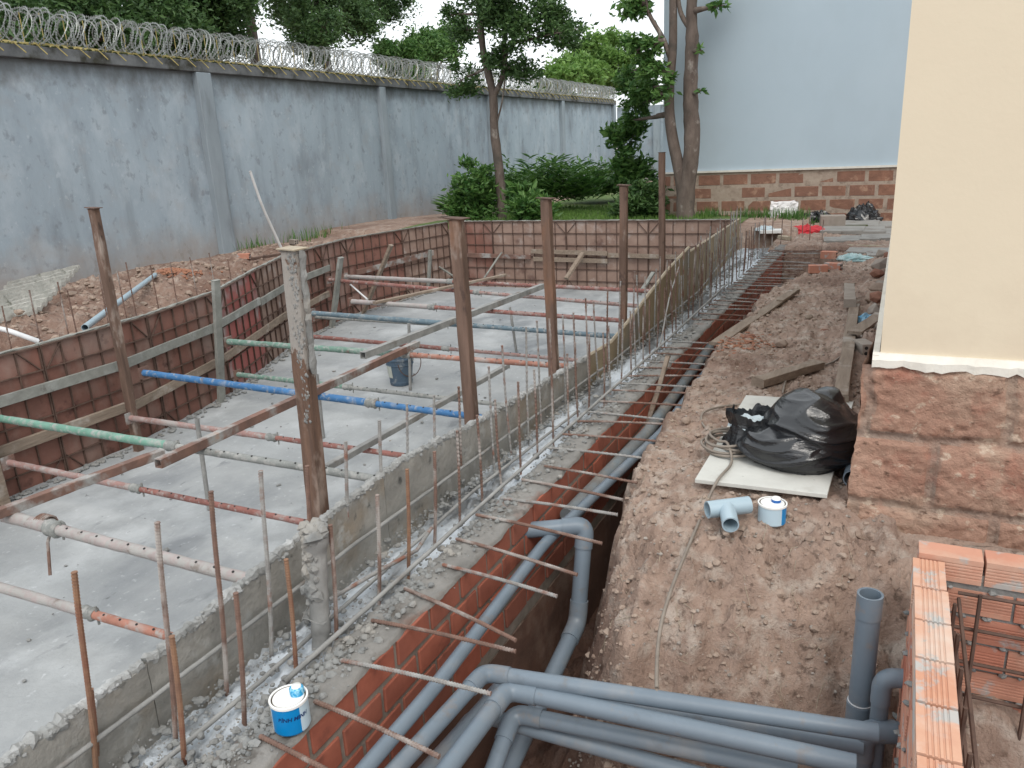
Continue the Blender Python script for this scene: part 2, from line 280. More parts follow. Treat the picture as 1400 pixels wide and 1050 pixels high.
# ------------------------------------------------------------------ ground: one sheet with the pool pit, the pipe trench and the banks
def trench_edge(y):
    base = interp(y, [(1, -.95), (2.5, -.93), (3.0, -.95), (3.6, -1.02), (5, -1.08), (7.5, -1.1), (8.3, -1.0), (9.2, -.8), (10.5, -.6), (11.3, -.5)])
    return base + .05*nz(y*3.1, 4.2) + .02*nz(y*11, 9.1)
def H(x, y):
    # pool pit
    if x < -1.36 and x > xpool(y)-.15 and y < YFAR+.05:
        if x > -1.42 and y < 11.8: return -.2
        return -1.0 if x < -1.95 else (-.6 if y < 11.9 else .02)
    if x >= -1.36:
        if y > 17: return 0.
        top = .06 + .035*nz(x*1.5, y*1.5, 1.) + .020*nz(x*6, y*6, 2.) + .018*nz(x*16, y*16, 3., 4, .3) + .012*abs(nz(x*30, y*30, 8., 2, .4))
        if x > .1 and y > 3.0: top = .0
        top *= sst(16, 13, y)*.8+.2
        if -.5 < x < .1 and 5 < y < 10: top += .13*sst(-.38, -.02, x)*(.6+.9*nz(x*3, y*2.2, 7.))*sst(5, 6, y)*sst(10.2, 9.3, y)
        if y > 11.3: return top-.02
        xe = trench_edge(y); w = .10+.05*nz(y*2, 1)+(.13*sst(3.6, 2.6, y))
        a = sst(xe-w, xe+.02, x + .03*nz(x*9, y*9, 5.))
        yy = y + .22*nz(x*2.3, 3.3, 0, 3) + .04*nz(x*9, y*9, 8.)
        b = .62*sst(1.9, 2.95, yy) + .38*min(1, max(0, (yy-2.0)/1.05))
        if y > 3.4: b = 1
        fl = -.92 if y < 7 else -.92+.2*sst(7, 10, y)
        if y > 10.8: a = max(a, sst(10.95, 11.15, y+.1*nz(x*5, 3.)))
        z = fl+(top-fl)*a*b
        if z < top-.05:
            z += (.05*abs(nz(x*5, y*5, z*5))-.015+.034*nz(x*14, y*14, z*10, 4, .35)+.028*abs(nz(x*11, y*11, z*9+3, 3, .5))+.014*abs(nz(x*30, y*30, z*25, 2, .4))+.04*noise.noise(Vector((x*7, y*7, 2.))))*b
        return z
    # left and far side
    d = xpool(y)-x
    t = sst(.35, 1.7, d+.35*nz(x*1.1, y*1.1, 3.)); up = .02+.05*nz(x*.8, y*.8)
    if y > 8.5: t = max(t, sst(8.5, 11, y))
    if y > YFAR: return .12*sst(18, 14, y)+.02*nz(x, y)
    if x < -10.2: return up
    z = -.38+(up+.38)*t
    z += (.07*abs(nz(x*3, y*3, 5.))+.07*nz(x*5, y*5, 6., 4, .4))*sst(-10.2, -9.6, x)
    return z
xs = [-220, -100, -50, -25, -16, -12, -10.5] + list(np.arange(-10.2, -6.0, .06)) + list(np.arange(-5.8, -1.5, .6)) + [-1.42, -1.37, -1.345] + list(np.arange(-1.33, .32, .0135)) + list(np.arange(.4, 3, .35)) + [4, 6, 10, 20, 60, 220]
ys = [-120, -30, -8, -2, .3, .9]; y = 1.2
while y < 31: ys.append(y); y += max(.0135, .0045*y) if y < 4 else (.0065*y+.0 if y < 16 else 1.2)
ys += [33, 36, 42, 60, 100, 220]
print('ground', len(xs), len(ys))
g = MB(); G = [[(x, y, H(x, y)) for x in xs] for y in ys]
nx = len(xs)
y_ = lambda i: ys[i]
for r in G: g.v.extend(r)
for i in range(len(ys)-1):
    for j in range(nx-1):
        a = i*nx+j; z = (G[i][j][2]+G[i+1][j+1][2])/2; x = xs[j]
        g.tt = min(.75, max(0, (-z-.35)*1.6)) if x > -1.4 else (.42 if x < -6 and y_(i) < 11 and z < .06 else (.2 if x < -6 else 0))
        g.face((a, a+1, a+nx+1, a+nx))
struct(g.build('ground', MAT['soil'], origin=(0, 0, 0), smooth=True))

# lawn behind the pool
g = MB(); X = np.arange(-8.6, -2.2, .25); Yv = np.arange(12.8, 30.5, .35)
g.grid([[(x, y, H(x, y)+.012) for y in Yv] for x in X][::-1]); struct(g.build('lawn', MAT['lawn'], smooth=True))
g = MB()
def blades(g, n, fx, hmin, hmax, w):
    for _ in range(n):
        x, y, z = fx(); h = random.uniform(hmin, hmax); a = random.uniform(0, 6.28); b = random.uniform(0, .5)*h; ww = w*random.uniform(.7, 1.3)
        dx, dy = math.cos(a), math.sin(a); px_, py_ = -dy*ww, dx*ww; k = len(g.v)
        g.v += [(x-px_, y-py_, z), (x+px_, y+py_, z), (x+px_*.7+dx*b*.4, y+py_*.7+dy*b*.4, z+h*.6), (x-px_*.7+dx*b*.4, y-py_*.7+dy*b*.4, z+h*.6), (x+dx*b, y+dy*b, z+h)]
        g.tt = random.random(); g.face((k, k+1, k+2, k+3)); g.face((k+3, k+2, k+4))
def glawn():
    y = 12.65+random.random()**1.6*6; x = random.uniform(-7.5, -3.0); return x, y, H(x, y)
blades(g, 14000, glawn, .04, .13, .006)
tag(g.build('grass', MAT['grass'], origin=(-5, 14, 0)), 'short green grass growing behind the far end of the pool pit', 'grass', kind='stuff')
g = MB()
def gw():
    if random.random() < .6: x = random.choice((-3.1, -2.5, -2.2, -1.9))+random.gauss(0, .13); y = random.uniform(14.45, 14.9)
    else: x = random.gauss(-1.65, .22); y = random.gauss(14.3, .15)
    return x, y, H(x, y)
blades(g, 750, gw, .03, .22, .007)
for _ in range(700):
    pass
def gf():
    y = random.choice([10.6, 11.6, 12.4])+random.gauss(0, .25); return -10.2+abs(random.gauss(0, .12)), y, 0.
blades(g, 160, gf, .08, .3, .008)
tag(g.build('weeds', MAT['leafm'], origin=(-4, 13, 0)), 'green weeds along the foot of the walls', 'weeds', kind='stuff')

# pool floor
def H2(x, y): return ZS + .006*nz(x*2, y*2, 0) + .003*nz(x*9, y*9, 1)
g = MB(); X = list(np.arange(-5.95, -1.84, .07)); P = []
for y in list(np.arange(-.5, YFAR, .09))+[YFAR]:
    x0 = xpool(y); P.append([(x0+(xform(y)-x0)*t, y, H2(x0+4*t, y)) for t in np.linspace(0, 1, 60)])
g.grid([p[::-1] for p in P][::-1]); 
for i, q in enumerate(g.f): pass
struct(g.build('pool_floor', MAT['slab'], smooth=True))

g = MB()
for _ in range(420):
    y = .5+11*random.random()**1.4; x0 = xpool(y); t = random.random() if random.random() < .5 else random.choice((random.random()**3*.15, 1-random.random()**3*.15)); x = x0+.08+(xform(y)-x0-.12)*t
    r_ = .004+.02*random.random()**4; g.stone((x, y, ZS+.003+r_*.3), r_, .6)
for _ in range(700):
    y = random.uniform(.5, 12.4); x = xpool(y)+.05+abs(random.gauss(0, .05)); g.stone((x, y, ZS+.01), random.uniform(.008, .03), .6)
tag(g.build('cement_crumbs', MAT['cem'], origin=(-4, 5, ZS)), 'crumbs of cement scattered over the pool floor', 'crumbs', kind='stuff')
# ------------------------------------------------------------------ boundary wall with razor wire
XF = -10.3
fw = thing('boundary_wall', (XF, 17, 0), 'long grey plastered boundary wall with pilasters and a stained coping', 'wall')
g = MB(); g.box((XF-.1, 14.85, 1.4), (.2, 31.7, 3.0)); g.build('wall_panel', MAT['fence'], fw)
g = MB(); g.box((XF-.07, 14.8, 2.975), (.36, 31.9, .16)); g.build('coping', MAT['fencedirt'], fw, bevel=.012)
for yy in (-5, 0, 5, 10, 15, 20.1, 25.3, 30.6):
    g = MB(); g.box((XF+.045, yy, 1.4), (.13 if yy != 15 else .11, .30 if yy < 14 else .22, 2.985)); g.build('pilaster', MAT['pil'], fw, bevel=.012)
fr = thing('rear_boundary_wall', (-2, 30.9, 0), 'pale wall closing the garden beyond the end of the razor wire', 'wall')
g = MB(); g.box((-.2, 30.95, 1.35), (20, .2, 2.9)); g.build('wall_panel', MAT['fence'], fr)
for xx in (-8.6, -7.2, -4, 0): 
    g = MB(); g.box((xx, 30.8, 1.35), (.25, .12, 2.88)); g.build('pilaster', MAT['pil'], fr)
g = MB()
for _ in range(2600):
    y = random.uniform(2, 30.5); x = XF+.1-abs(random.gauss(0, .07)); s = random.uniform(.012, .035)
    g.stone((x, y, 3.055+random.uniform(-.01, .02)), s, .5)
g.build('moss', MAT['moss'], fw)
rw = thing('razor_wire', (XF, 17, 3.05), 'looped coil of razor wire on yellow stakes along the top of the grey wall', 'razor wire')
def coil(g, y0, y1, R, pitch, ph, xo, zo, n=20):
    turns = int((y1-y0)/pitch); pts = []
    for i in range(turns*n):
        a = 2*math.pi*i/n+ph; y = y0+(y1-y0)*i/(turns*n)+.05*math.sin(a*.37+ph)
        rr = R*(1+.05*math.sin(a*.21))
        # concertina: every turn leans, alternately
        pts.append(Vector((XF-.02+xo+rr*math.cos(a), y+.09*math.sin(a+ph*.5), 3.07+zo+R+rr*math.sin(a))))
    return pts
g = MB(); gb = MB()
for (R, pitch, ph, xo, zo) in ((.235, .17, 0, 0, 0), (.215, .19, 2.1, .03, .0), (.19, .23, 4.0, -.05, .02)):
    pts = coil(g, 2.5, 30.6, R, pitch, ph, xo, zo)
    g.tube(pts, .0052, 3, caps=False)
    cum = 0
    for i in range(0, len(pts)-1):
        t = (pts[i+1]-pts[i]); L_ = t.length; t = t.normalized(); rad = Vector((pts[i].x-XF, 0, pts[i].z-3.07-R)).normalized()
        for k in ((0.25, .75) if pts[i].y < 14 else (.5,)):
            p = pts[i].lerp(pts[i+1], k); s1 = .024; w = .019; q = t.cross(rad)
            b = len(gb.v); gb.v += [tuple(p-t*s1+rad*w), tuple(p-t*s1-rad*w), tuple(p+t*s1-rad*w), tuple(p+t*s1+rad*w), tuple(p-t*.003), tuple(p+t*.003)]
            gb.face((b, b+1, b+4)); gb.face((b+5, b+2, b+3)); gb.face((b+4, b+1, b+2, b+5)) if False else None
g.build('coil', MAT['wire'], rw); gb.build('barbs', MAT['wire'], rw)
g = MB(); g.beam((XF+.02, 1, 3.085), (XF+.02, 30.6, 3.085), .03, .03, segs=60, jit=.012); g.beam((XF+.07, 1, 3.07), (XF+.07, 30.6, 3.07), .02, .02, segs=90, jit=.012); g.build('stake_rail', MAT['yel'], rw)
st = []
for k in range(92):
    y = 2.6+k*.305+random.uniform(-.03, .03)
    if k < 3:
        g = MB(); g.tube([(XF-.02, y, 3.07), (XF+.12, y+.05, 3.075), (XF+.19, y+.13+k*.01, 2.95)], .008, 5); g.tube([(XF-.02, y, 3.07), (XF-.02, y, 3.46+k*.02)], .006, 5)
        o = g.build('stake', MAT['yel'], rw); st.append((o, y))
    else:
        s0, y0 = st[k % 3]; c = s0.copy(); COL.objects.link(c); c.parent = rw; c.location = (0, y-y0, 0)

# ------------------------------------------------------------------ far house
fh = thing('pale_blue_house', (0, 15, 0), 'pale blue house with a red laterite block plinth beyond the pit', 'house')
g = MB(); g.box((1.95, 18.04, 2.6+.44), (12.06, 6, 4.3)); g.build('wall', MAT['blue'], fh)
g = MB(); g.box((1.95, 14.995+.02, .905), (12.1, .06, .035)); g.rough(.006, 9); g.build('plaster_edge', MAT['white'], fh)
g = MB(); g.box((1.95, 18.02, .40), (12.04, 6, .97)); g.build('plinth_mortar', MAT['latm'], fh)
g = MB(); z = -.06
for c in range(4):
    hgt = .215; x = -4.08+(-.25 if c % 2 else 0)
    while x < 8:
        wd = random.uniform(.44, .5); x0 = max(x, -4.08); x1 = x+wd-.035
        if x1 > x0+.05:
            g.tt = random.random(); g.box(((x0+x1)/2, 15.05, z+hgt/2), (x1-x0-.02, .065+random.uniform(-.006, .006), hgt-.035))
        x += wd
    z += .235
g.rough(.006, 20); g.build('laterite_blocks', MAT['lat'], fh, bevel=.008)
g = MB(); z = -.06
for c in range(4):
    y = 15.06
    while y < 21: g.tt = random.random(); g.box((-4.08, y+.22, z+.107), (.05, .42, .18)); y += .47
    z += .235
g.build('laterite_blocks', MAT['lat'], fh, bevel=.008)

# ------------------------------------------------------------------ near house corner
nh = thing('cream_house', (2, 5, 0), 'cream painted house corner on a rough laterite base at the right', 'house')
g = MB(); g.box((3.0, 6.15, 3.35), (6.04, 6.0, 5.36)); g.build('wall', MAT['cream'], nh)
g = MB(); P = []
for x in np.linspace(-.045, 6.1, 240):
    e = .006*nz(x*9, 1)+.006*nz(x*30, 2); P.append([(x, 3.16, .70), (x, 3.137+e*.5, .70), (x, 3.118+e, .678+e*.5), (x, 3.116+e, .650+e*1.6), (x, 3.16, .645)])
g.grid(P); g.beam((-.034, 3.13, .672), (-.034, 9.1, .672), .022, .045); g.build('plaster_edge', MAT['white'], nh)
JN = []; g = MB(); P = []; X = list(np.linspace(-.075, 1.3, 150))+list(np.linspace(1.5, 6.1, 30))
for x in X:
    col_ = []
    for z in np.linspace(-.9, .655, 130):
        d = .007*nz(x*5, z*6, 1)+.007*abs(nz(x*14, z*16, 2))+.007*nz(x*45, z*45, 3, 3)-.012*max(0, nz(x*22, z*22, 9, 2)-.25)
        zz_ = z+.012*nz(x*4, 1.)+.18; c = int(zz_/.28+4); fz = zz_/.28+4-c; fx = (x+.22*(c % 2)+.05)/.46+4+.02*nz(z*9, c); fx -= math.floor(fx)
        j_ = max(sst(.085, .045, min(fz, 1-fz)), sst(.05, .028, min(fx, 1-fx))); d -= .015*j_; j_ *= .75+.5*nz(x*9, z*9, 4); JN.append(j_)
        lean = -.008*sst(.65, 0, z)
        if z < -.05 : d += .03*nz(x*4, 7.7)
        col_.append((x-(.015*sst(.65, 0, z) if x < 0 else 0)+(.012*nz(z*9, 3.1) if x < 0 else 0), 3.12+lean-d, z))
    P.append(col_)
g.grid(P)
for i in range(len(P)-1):
    for j in range(129): g.t[i*129+j] = JN[i*130+j]
g.tt = 0
E = P[0]; g.grid([[(p[0]+.004*k+.01*nz(p[2]*9, k*2.), p[1]+k*.06, p[2]) for p in E] for k in range(100)][::-1]); g.build('stone_base', MAT['latn'], nh, smooth=True)

# ------------------------------------------------------------------ brick pit at the lower right
def gbrick(g, c, L_, w, h, ax, topg=True):
    # brick on its side with long grooves on its top and both long faces; ax 'y' or 'x' = long axis
    n = 5; prof = []
    def side(a, b, k):   # a->b with grooves
        out = []; a = Vector(a); b = Vector(b); t = (b-a).normalized(); nn = Vector((t.y, -t.x)); L2 = (b-a).length; st = L2*.2; gw_ = (L2*.6)/(k*2-1)
        out.append(a)
        for q in range(k):
            s0 = st+q*2*gw_*.98; out += [a+t*s0, a+t*(s0+.0015)-nn*.003, a+t*(s0+gw_-.0015)-nn*.003, a+t*(s0+gw_)]
        return out
    W_, H_ = w/2, h/2
    prof = side((-W_, -H_), (W_, -H_), 0)+side((W_, -H_), (W_, H_), 5)+side((W_, H_), (-W_, H_), 5 if topg else 0)+side((-W_, H_), (-W_, -H_), 5)
    g.tt = random.random(); R = []
    for s_ in (-1, -.985, .985, 1):
        k = .975 if abs(s_) == 1 else 1
        R.append([((c[0]+p.x*k, c[1]+s_*L_/2, c[2]+p.y*k) if ax == 'y' else (c[0]+s_*L_/2, c[1]-p.x*k, c[2]+p.y*k)) for p in prof])
    b0 = len(g.v); g.grid(R, closed_v=True); n_ = len(prof)
    g.face([b0+k for k in range(n_)][::-1]); e = len(g.v)-n_; g.face([e+k for k in range(n_)])
bp = thing('brick_pit', (.2, 2.2, 0), 'half built pit of orange grooved bricks at the lower right corner', 'brick pit')
g = MB(); gt = MB(); hh = .082
for k in range(11):
    zc = .2-.04-k*(hh+.012); off = 0 if k % 2 == 0 else .09
    y = 2.52-off
    while y > .9: gbrick(gt if k == 0 else g, (.175+random.uniform(-.003, .003), y-.085, zc), .172, .088, hh, 'y', k == 0); y -= .182
    x = .145+off
    while x < 1.4: gbrick(g, (x+.09, 2.58+random.uniform(-.003, .003), zc+(.012 if k == 0 else 0)), .178, .088, hh, 'x', False); x += .186
g.build('brickwork', MAT['obrick'], bp); gt.build('coping_bricks', MAT['tbrick'], bp)
g = MB(); g.box((.175, 1.7, -.37), (.072, 1.65, 1.06)); g.box((.8, 2.58, -.37), (1.25, .072, 1.06))
for _ in range(260):
    k = random.randint(0, 9); zc = .2-.04-(k+.5)*(hh+.012)
    if random.random() < .5: g.stone((.175+random.choice((-.045, .045)), random.uniform(1.2, 2.5), zc), random.uniform(.006, .016), .6)
    else: g.stone((random.uniform(.2, 1.2), 2.58-.046, zc), random.uniform(.006, .016), .6)
g.build('mortar', MAT['cem'], bp)
rm = thing('rebar_mesh', (.3, 2.3, -.5), 'dark rusty reinforcement grid standing inside the orange brick pit', 'rebar mesh')
g = MB()
for k in range(9): g.tube([(.262, 1.0, .10-k*.12), (.265, 2.49, .10-k*.12)], .006, 6); g.tube([(.262, 2.50, .115-k*.12), (1.3, 2.495, .115-k*.12)], .006, 6)
g.build('horizontal_bars', MAT['rib'], rm)
g = MB()
for k in range(9): g.tube([(.25, 1.1+k*.165, -.85), (.25, 1.1+k*.165, .12)], .006, 6)
for k in range(7): g.tube([(.32+k*.155, 2.483, -.85), (.32+k*.155, 2.483, .13)], .006, 6)
g.build('vertical_bars', MAT['rib'], rm)

# ------------------------------------------------------------------ trench brick wall
XB = -1.35
bw = thing('trench_brick_wall', (XB, 6, 0), 'low red brick wall lining the pipe trench with a mortar capping', 'brick wall')
g = MB(); bh = .092; z = -.012
for c in range(4):
    zc = z-bh/2; y = .5-(.1 if c % 2 else 0)
    while y < 11.6:
        L_ = .195+random.uniform(-.008, .008); g.tt = random.random()
        d = random.uniform(-.003, .004); g.box((XB-.05+d, y+L_/2, zc+random.uniform(-.002, .002)), (.1, L_, bh))
        y += L_+.02
    z -= bh+.022
g.rough(.003, 18); g.build('brickwork', MAT['brick'], bw, bevel=.004)
g = MB(); g.box((XB-.065, 6, -.26), (.115, 11.3, .50)); g.build('mortar', MAT['mortar'], bw)
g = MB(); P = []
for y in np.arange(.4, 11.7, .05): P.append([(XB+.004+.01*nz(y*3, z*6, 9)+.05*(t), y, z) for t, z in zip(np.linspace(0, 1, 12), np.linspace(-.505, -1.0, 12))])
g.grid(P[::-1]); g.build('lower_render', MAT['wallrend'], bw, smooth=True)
g = MB(); P = []
for y in np.concatenate([np.arange(.4, 4, .02), np.arange(4, 11.8, .05)]):
    e = XB+.004+.012*nz(y*7, 2)-.02*max(0, nz(y*2.5, 5)); Z = .012*nz(y*5, 1)
    P.append([(e, y, -.012), (e-.004, y, -.002+Z*.3)]+[(e-.01-t*.17, y, .004+.008*nz(y*12, t*3)+.008*nz(y*40, t*9, 0, 3, .5)-.05*sst(.8, 1, t)) for t in np.linspace(0, 1, 14)])
g.grid(P[::-1]); g.build('capping', MAT['cap'], bw, smooth=True)

# footing between formwork and bricks
g = MB(); P = []
for y in np.concatenate([np.arange(.4, 4, .015), np.arange(4, 12.2, .04)]):
    x0 = xform(y)+.01; x1 = XB-.13; row = []
    for t in np.linspace(0, 1, 36):
        x = x0+(x1-x0)*t; rgh = .4+.8*sst(.05, .35, nz(y*1.1, x*1.2, 4)+.1)
        z = -.085+.060*sst(.72, 1, t)-.03*sst(.25, 0, t)+.02*nz(x*4, y*2.5, 2)+rgh*(.02*nz(x*15, y*15, 3)+.014*nz(x*40, y*40, 5, 3))
        row.append((x, y, z-(.0 if y < 5 else .02*min(1, (y-5)/2))))
    P.append(row)
g.grid(P[::-1]); tag(g.build('concrete_footing', MAT['dust'], smooth=True), 'rough grey concrete footing dusted with white powder between the boards and the brick wall', 'footing')
g = MB()
for _ in range(6500):
    y = .9+10.5*random.random()**2.0; t = random.random()
    x = random.gauss(-1.475, .04) if t < .55 else (random.uniform(-1.80, -1.40) if t < .66 else random.gauss(-1.77, .03))
    if y < 2.2 and t > .7: x = random.uniform(-1.8, -1.5)
    x = max(x, xform(y)+.03); s = .0025+.011*random.random()**4
    g.stone((x, y, (-.06 if x < -1.58 else (-.02 if x < -1.5 else .0))+s*.2+.01*random.random()), s*1.3, .75)
tag(g.build('concrete_rubble', MAT['cem'], origin=(-1.6, 3, -.1)), 'grey concrete crumbs and pebbles strewn along the footing', 'rubble', kind='stuff')

# ------------------------------------------------------------------ formwork boards along the footing
ZT = [(-1, .13), (1.31, .13), (1.9, .19), (2.6, .23), (3.3, .17), (4.4, .12), (5.4, .08), (5.9, .16), (6.4, .26), (7.0, .37), (7.8, .47)]
def zt(y): return interp(y, ZT) if y <= 7.8 else interp(y, [(7.8, .42), (12.5, .29)])
segs = [(-.5, 1.25, 'plygrey', 'nearest cement crusted formwork board, low at the bottom left of the picture'),
        (1.253, 2.45, 'plygrey', 'cement crusted grey formwork board behind the cement coated stub'),
        (2.453, 3.65, 'plygrey', 'crusted formwork board ending at the second tall timber post from the camera'),
        (3.653, 4.9, 'plygrey', 'grey brown formwork board up to the third tall timber post from the camera'),
        (4.903, 6.1, 'ply', 'low brown formwork board just before the sloping cut'),
        (6.103, 7.8, 'ply', 'brown formwork board with a steep sloping top edge'),
        (7.803, 10.1, 'ply', 'tall tan formwork board past the sloping cut'),
        (10.103, 12.45, 'ply', 'farthest tan formwork board by the corner of the pit')]
for a, b, mt, lb in segs:
    fb = thing('formwork_board', (-1.86, (a+b)/2, ZS), lb, 'formwork board', 'formwork boards between pool and footing')
    g = MB(); P = []; rr = .012 if mt == 'plygrey' else .003
    for y in np.arange(a, b+.001, (b-a)/60):
        x = xform(y); T = zt(min(y, b-1e-4) if b > 7.7 and b < 7.9 else y)+rr*nz(y*14, 2)
        col_ = [(x+.014, y, z_) for z_ in np.linspace(-.5, T, 22)]
        col_ = [(p[0]+(rr*.6*nz(y*9, p[2]*9, 4) if rr > .01 else 0), p[1], p[2]) for p in col_]
        P.append(col_+[(x-.014, y, T+rr*.3*nz(y*22, 1)), (x-.014, y, ZS)])
    g.grid(P)
    g.face(list(range(len(P[0])))[::-1]); e = len(g.v)-len(P[0]); g.face([e+i for i in range(len(P[0]))])
    g.build('board', MAT[mt], fb, smooth=2)
    if mt == 'plygrey':
        g = MB(); pts = [(xform(y)+.002*nz(y*9, 1), y, zt(y)+.003+rr*nz(y*14, 2)) for y in np.arange(a, b, .009)]
        g.tube(pts, [.013+.009*nz(p[1]*13, 3)+.010*max(0, nz(p[1]*50, 7, 0, 3, .3))+.004*random.random() for p in pts], 8); g.rough(.006, 70); g.rough(.004, 160, 5)
        for _ in range(int((b-a)*110)): yy = random.uniform(a, b); g.stone((xform(yy)+random.uniform(-.012, .018), yy, zt(yy)+random.uniform(-.012, .014)), random.uniform(.003, .011), .8)
        g.build('cement_crust', MAT['crust'], fb)
    else:
        g = MB(); pts = [(xform(y), y, zt(min(y, 7.799) if b < 7.9 else y)+.004) for y in np.linspace(a, b, 30)]; g.tube(pts, .013, 5); g.rough(.003, 30); g.build('edge', MAT['plyedge'], fb)

# ------------------------------------------------------------------ steel formwork panels round the pool
PANSP = .19
def panel(x0, y0, z0, x1, y1, z1, zb, inx, mt, label, plate=None):
    # panel from (x0,y0) to (x1,y1) seen from inside; inx = inward normal
    p0 = Vector((x0, y0, 0)); p1 = Vector((x1, y1, 0)); d = (p1-p0); L_ = d.length; d = d.normalized(); n = Vector(inx).normalized()
    t = thing('steel_formwork', ((x0+x1)/2, (y0+y1)/2, zb), label, 'formwork panel', 'steel formwork panels round the pool pit')
    def pt(s, z, o=0): return p0+d*s+n*o+Vector((0, 0, z))
    zt_ = lambda s: z0+(z1-z0)*s/L_
    g = MB(); g.hexa([pt(0, zb, -.03), pt(L_, zb, -.03), pt(L_, zb, 0), pt(0, zb, 0), pt(0, zt_(0), -.03), pt(L_, zt_(L_), -.03), pt(L_, zt_(L_), 0), pt(0, zt_(0), 0)])
    nc = max(2, round(L_/PANSP)); nr = 6
    g.tt = random.random(); g.build('plate', MAT[mt], t)
    g = MB()
    for k in range(nc+1):
        s_ = min(L_-.006, max(.006, L_*k/nc)); g.beam(pt(s_, zb, .010), pt(s_, zt_(s_)-.003, .010), .008, .018, up=n)
    for k in range(1, nr+1):
        q = k/nr; g.beam(pt(.012, zb+(zt_(0)-zb)*q-.006, .011), pt(L_-.012, zb+(zt_(L_)-zb)*q-.006, .011), .008 if k < nr else .012, .021 if k < nr else .03, up=n)
    for (a, b) in ((0, 1), (1, 1), (0, 0), (1, 0)):   # corner gussets
        s0 = 0 if a == 0 else L_; sg = 1 if a == 0 else -1; zz = zt_(s0) if b else zb; zg = -1 if b else 1
        g.beam(pt(s0+sg*.02, zz+zg*.20, .012), pt(s0+sg*.19, zz+zg*.01, .012), .007, .016, up=n)
    g.rough(.003, 7, seed=x0); g.build('rib_grid', MAT['rib'], t)
    g = MB(); g.beam(pt(0, zt_(0)+.006, -.01), pt(L_, zt_(L_)+.006, -.01), .035, .012, segs=24, jit=.004); g.build('top_edge', MAT['woodgrey'], t)
    return t
LP = [(-.2, .20), (1.2, .20), (2.55, .20), (3.75, .20), (4.85, .20), (5.93, .22), (7.0, .27), (8.05, .29), (9.0, .29), (9.8, .29), (11.15, .28), (12.48, .27)]
lm = ['steelred', 'steelred', 'steelred', 'steelred', 'steelred', 'steelbright', 'steelpink', 'steelred', 'steelred', 'steelred', 'steelpink']
ll = ['dark red formwork panel nearest the camera in the left row', 'dark red formwork panel second from the camera in the left row', 'dark red formwork panel at the left edge of the picture',
      'dark red panel just left of the leaning tall brown post', 'dark red panel just right of the leaning tall brown post', 'bright red and pink panel right of the grey upright board',
      'pinkish panel hidden behind the nearest tall timber post', 'brown red panel left of the bend in the pit wall', 'rusty panel just past the bend in the pit wall', 'rusty panel behind the short upright timber', 'rusty panel next to the far left corner of the pit']
for i in range(len(LP)-1):
    (a, za), (b, zb_) = LP[i], LP[i+1]; xa, xb_ = xpool(a), xpool(b)
    nrm = Vector((b-a, -(xb_-xa), 0)); panel(xa, a+.002, za, xb_, b-.002, zb_, ZS-.05, nrm, lm[i], ll[i])
fm = ['steelred', 'steelpink', 'steelpink', 'steelpink']
fl_ = ['dark red panel at the left end of the far pit wall', 'pinkish grey panel second from the left in the far pit wall', 'pinkish panel with pale stains third along the far pit wall', 'pinkish grey panel at the right end of the far pit wall']
fx = [-7.33, -6.45, -5.05, -3.62, -2.22]
for i in range(4): panel(fx[i]+.002, YFAR, .28, fx[i+1]-.002, YFAR, .28, ZS-.05, (0, -1, 0), fm[i], fl_[i])

# ------------------------------------------------------------------ planks holding the panels (walers)
def plank(name, p0, p1, w, h, mt, label, cat='plank', up=(0,0,1), group=None, segs=6, jit=.003, bev=.003):
    g = MB(); g.beam(p0, p1, w, h, up=up, segs=segs, jit=jit); o = g.build(name, MAT[mt], bevel=bev); return tag(o, label, cat, group)
def wal(y0, y1, z0, z1, mt, lb):
    o0 = .062; plank('waler_plank', (xpool(y0)+o0, y0, z0), (xpool(y1)+o0, y1, z1), .025, .085, mt, lb, 'plank', group='planks across the pit wall panels')
wal(1.5, 4.35, -.13, -.13, 'woodgrey', 'grey green plank across the dark red panels left of the tall brown post')
wal(4.38, 5.7, -.13, -.12, 'woodgrey', 'grey plank between the tall brown post and the grey upright board')
wal(5.72, 6.9, -.12, -.08, 'woodgrey', 'grey plank across the bright red panel, upper of its pair')
wal(6.92, 8.0, -.1, -.07, 'woodgrey', 'short bowed grey plank behind the nearest tall timber post')
wal(8.05, 9.1, -.07, -.04, 'woodgrey', 'grey plank left of the leaning upright board at the bend')
wal(1.8, 4.4, -.50, -.50, 'wood', 'brown lower plank at the left edge, under the mint green prop')
wal(4.42, 5.8, -.52, -.47, 'wood', 'brown lower plank behind the left end of the blue prop')
wal(5.82, 7.9, -.47, -.42, 'wood', 'brown lower plank across the bright red panel')
wal(8.0, 9.0, -.45, -.4, 'wood', 'short lower plank at the bend of the pit wall')
wal(9.9, 11.9, -.24, -.2, 'woodred', 'thin reddish plank on the rusty panels before the far corner')
for a, b, z_, lb in ((-7.2, -5.7, -.31, 'reddish plank low on the dark red far panel'), (-5.69, -4.3, -.23, 'upper grey brown plank in the middle of the far pit wall'), (-5.65, -4.3, -.36, 'lower brown plank in the middle of the far pit wall'), (-4.29, -2.4, -.28, 'brown plank at the right end of the far pit wall')):
    plank('waler_plank', (a, YFAR-.06, z_), (b, YFAR-.06, z_-.02), .025, .075, 'woodred' if a < -7 else 'wood', lb, group='planks across the pit wall panels')

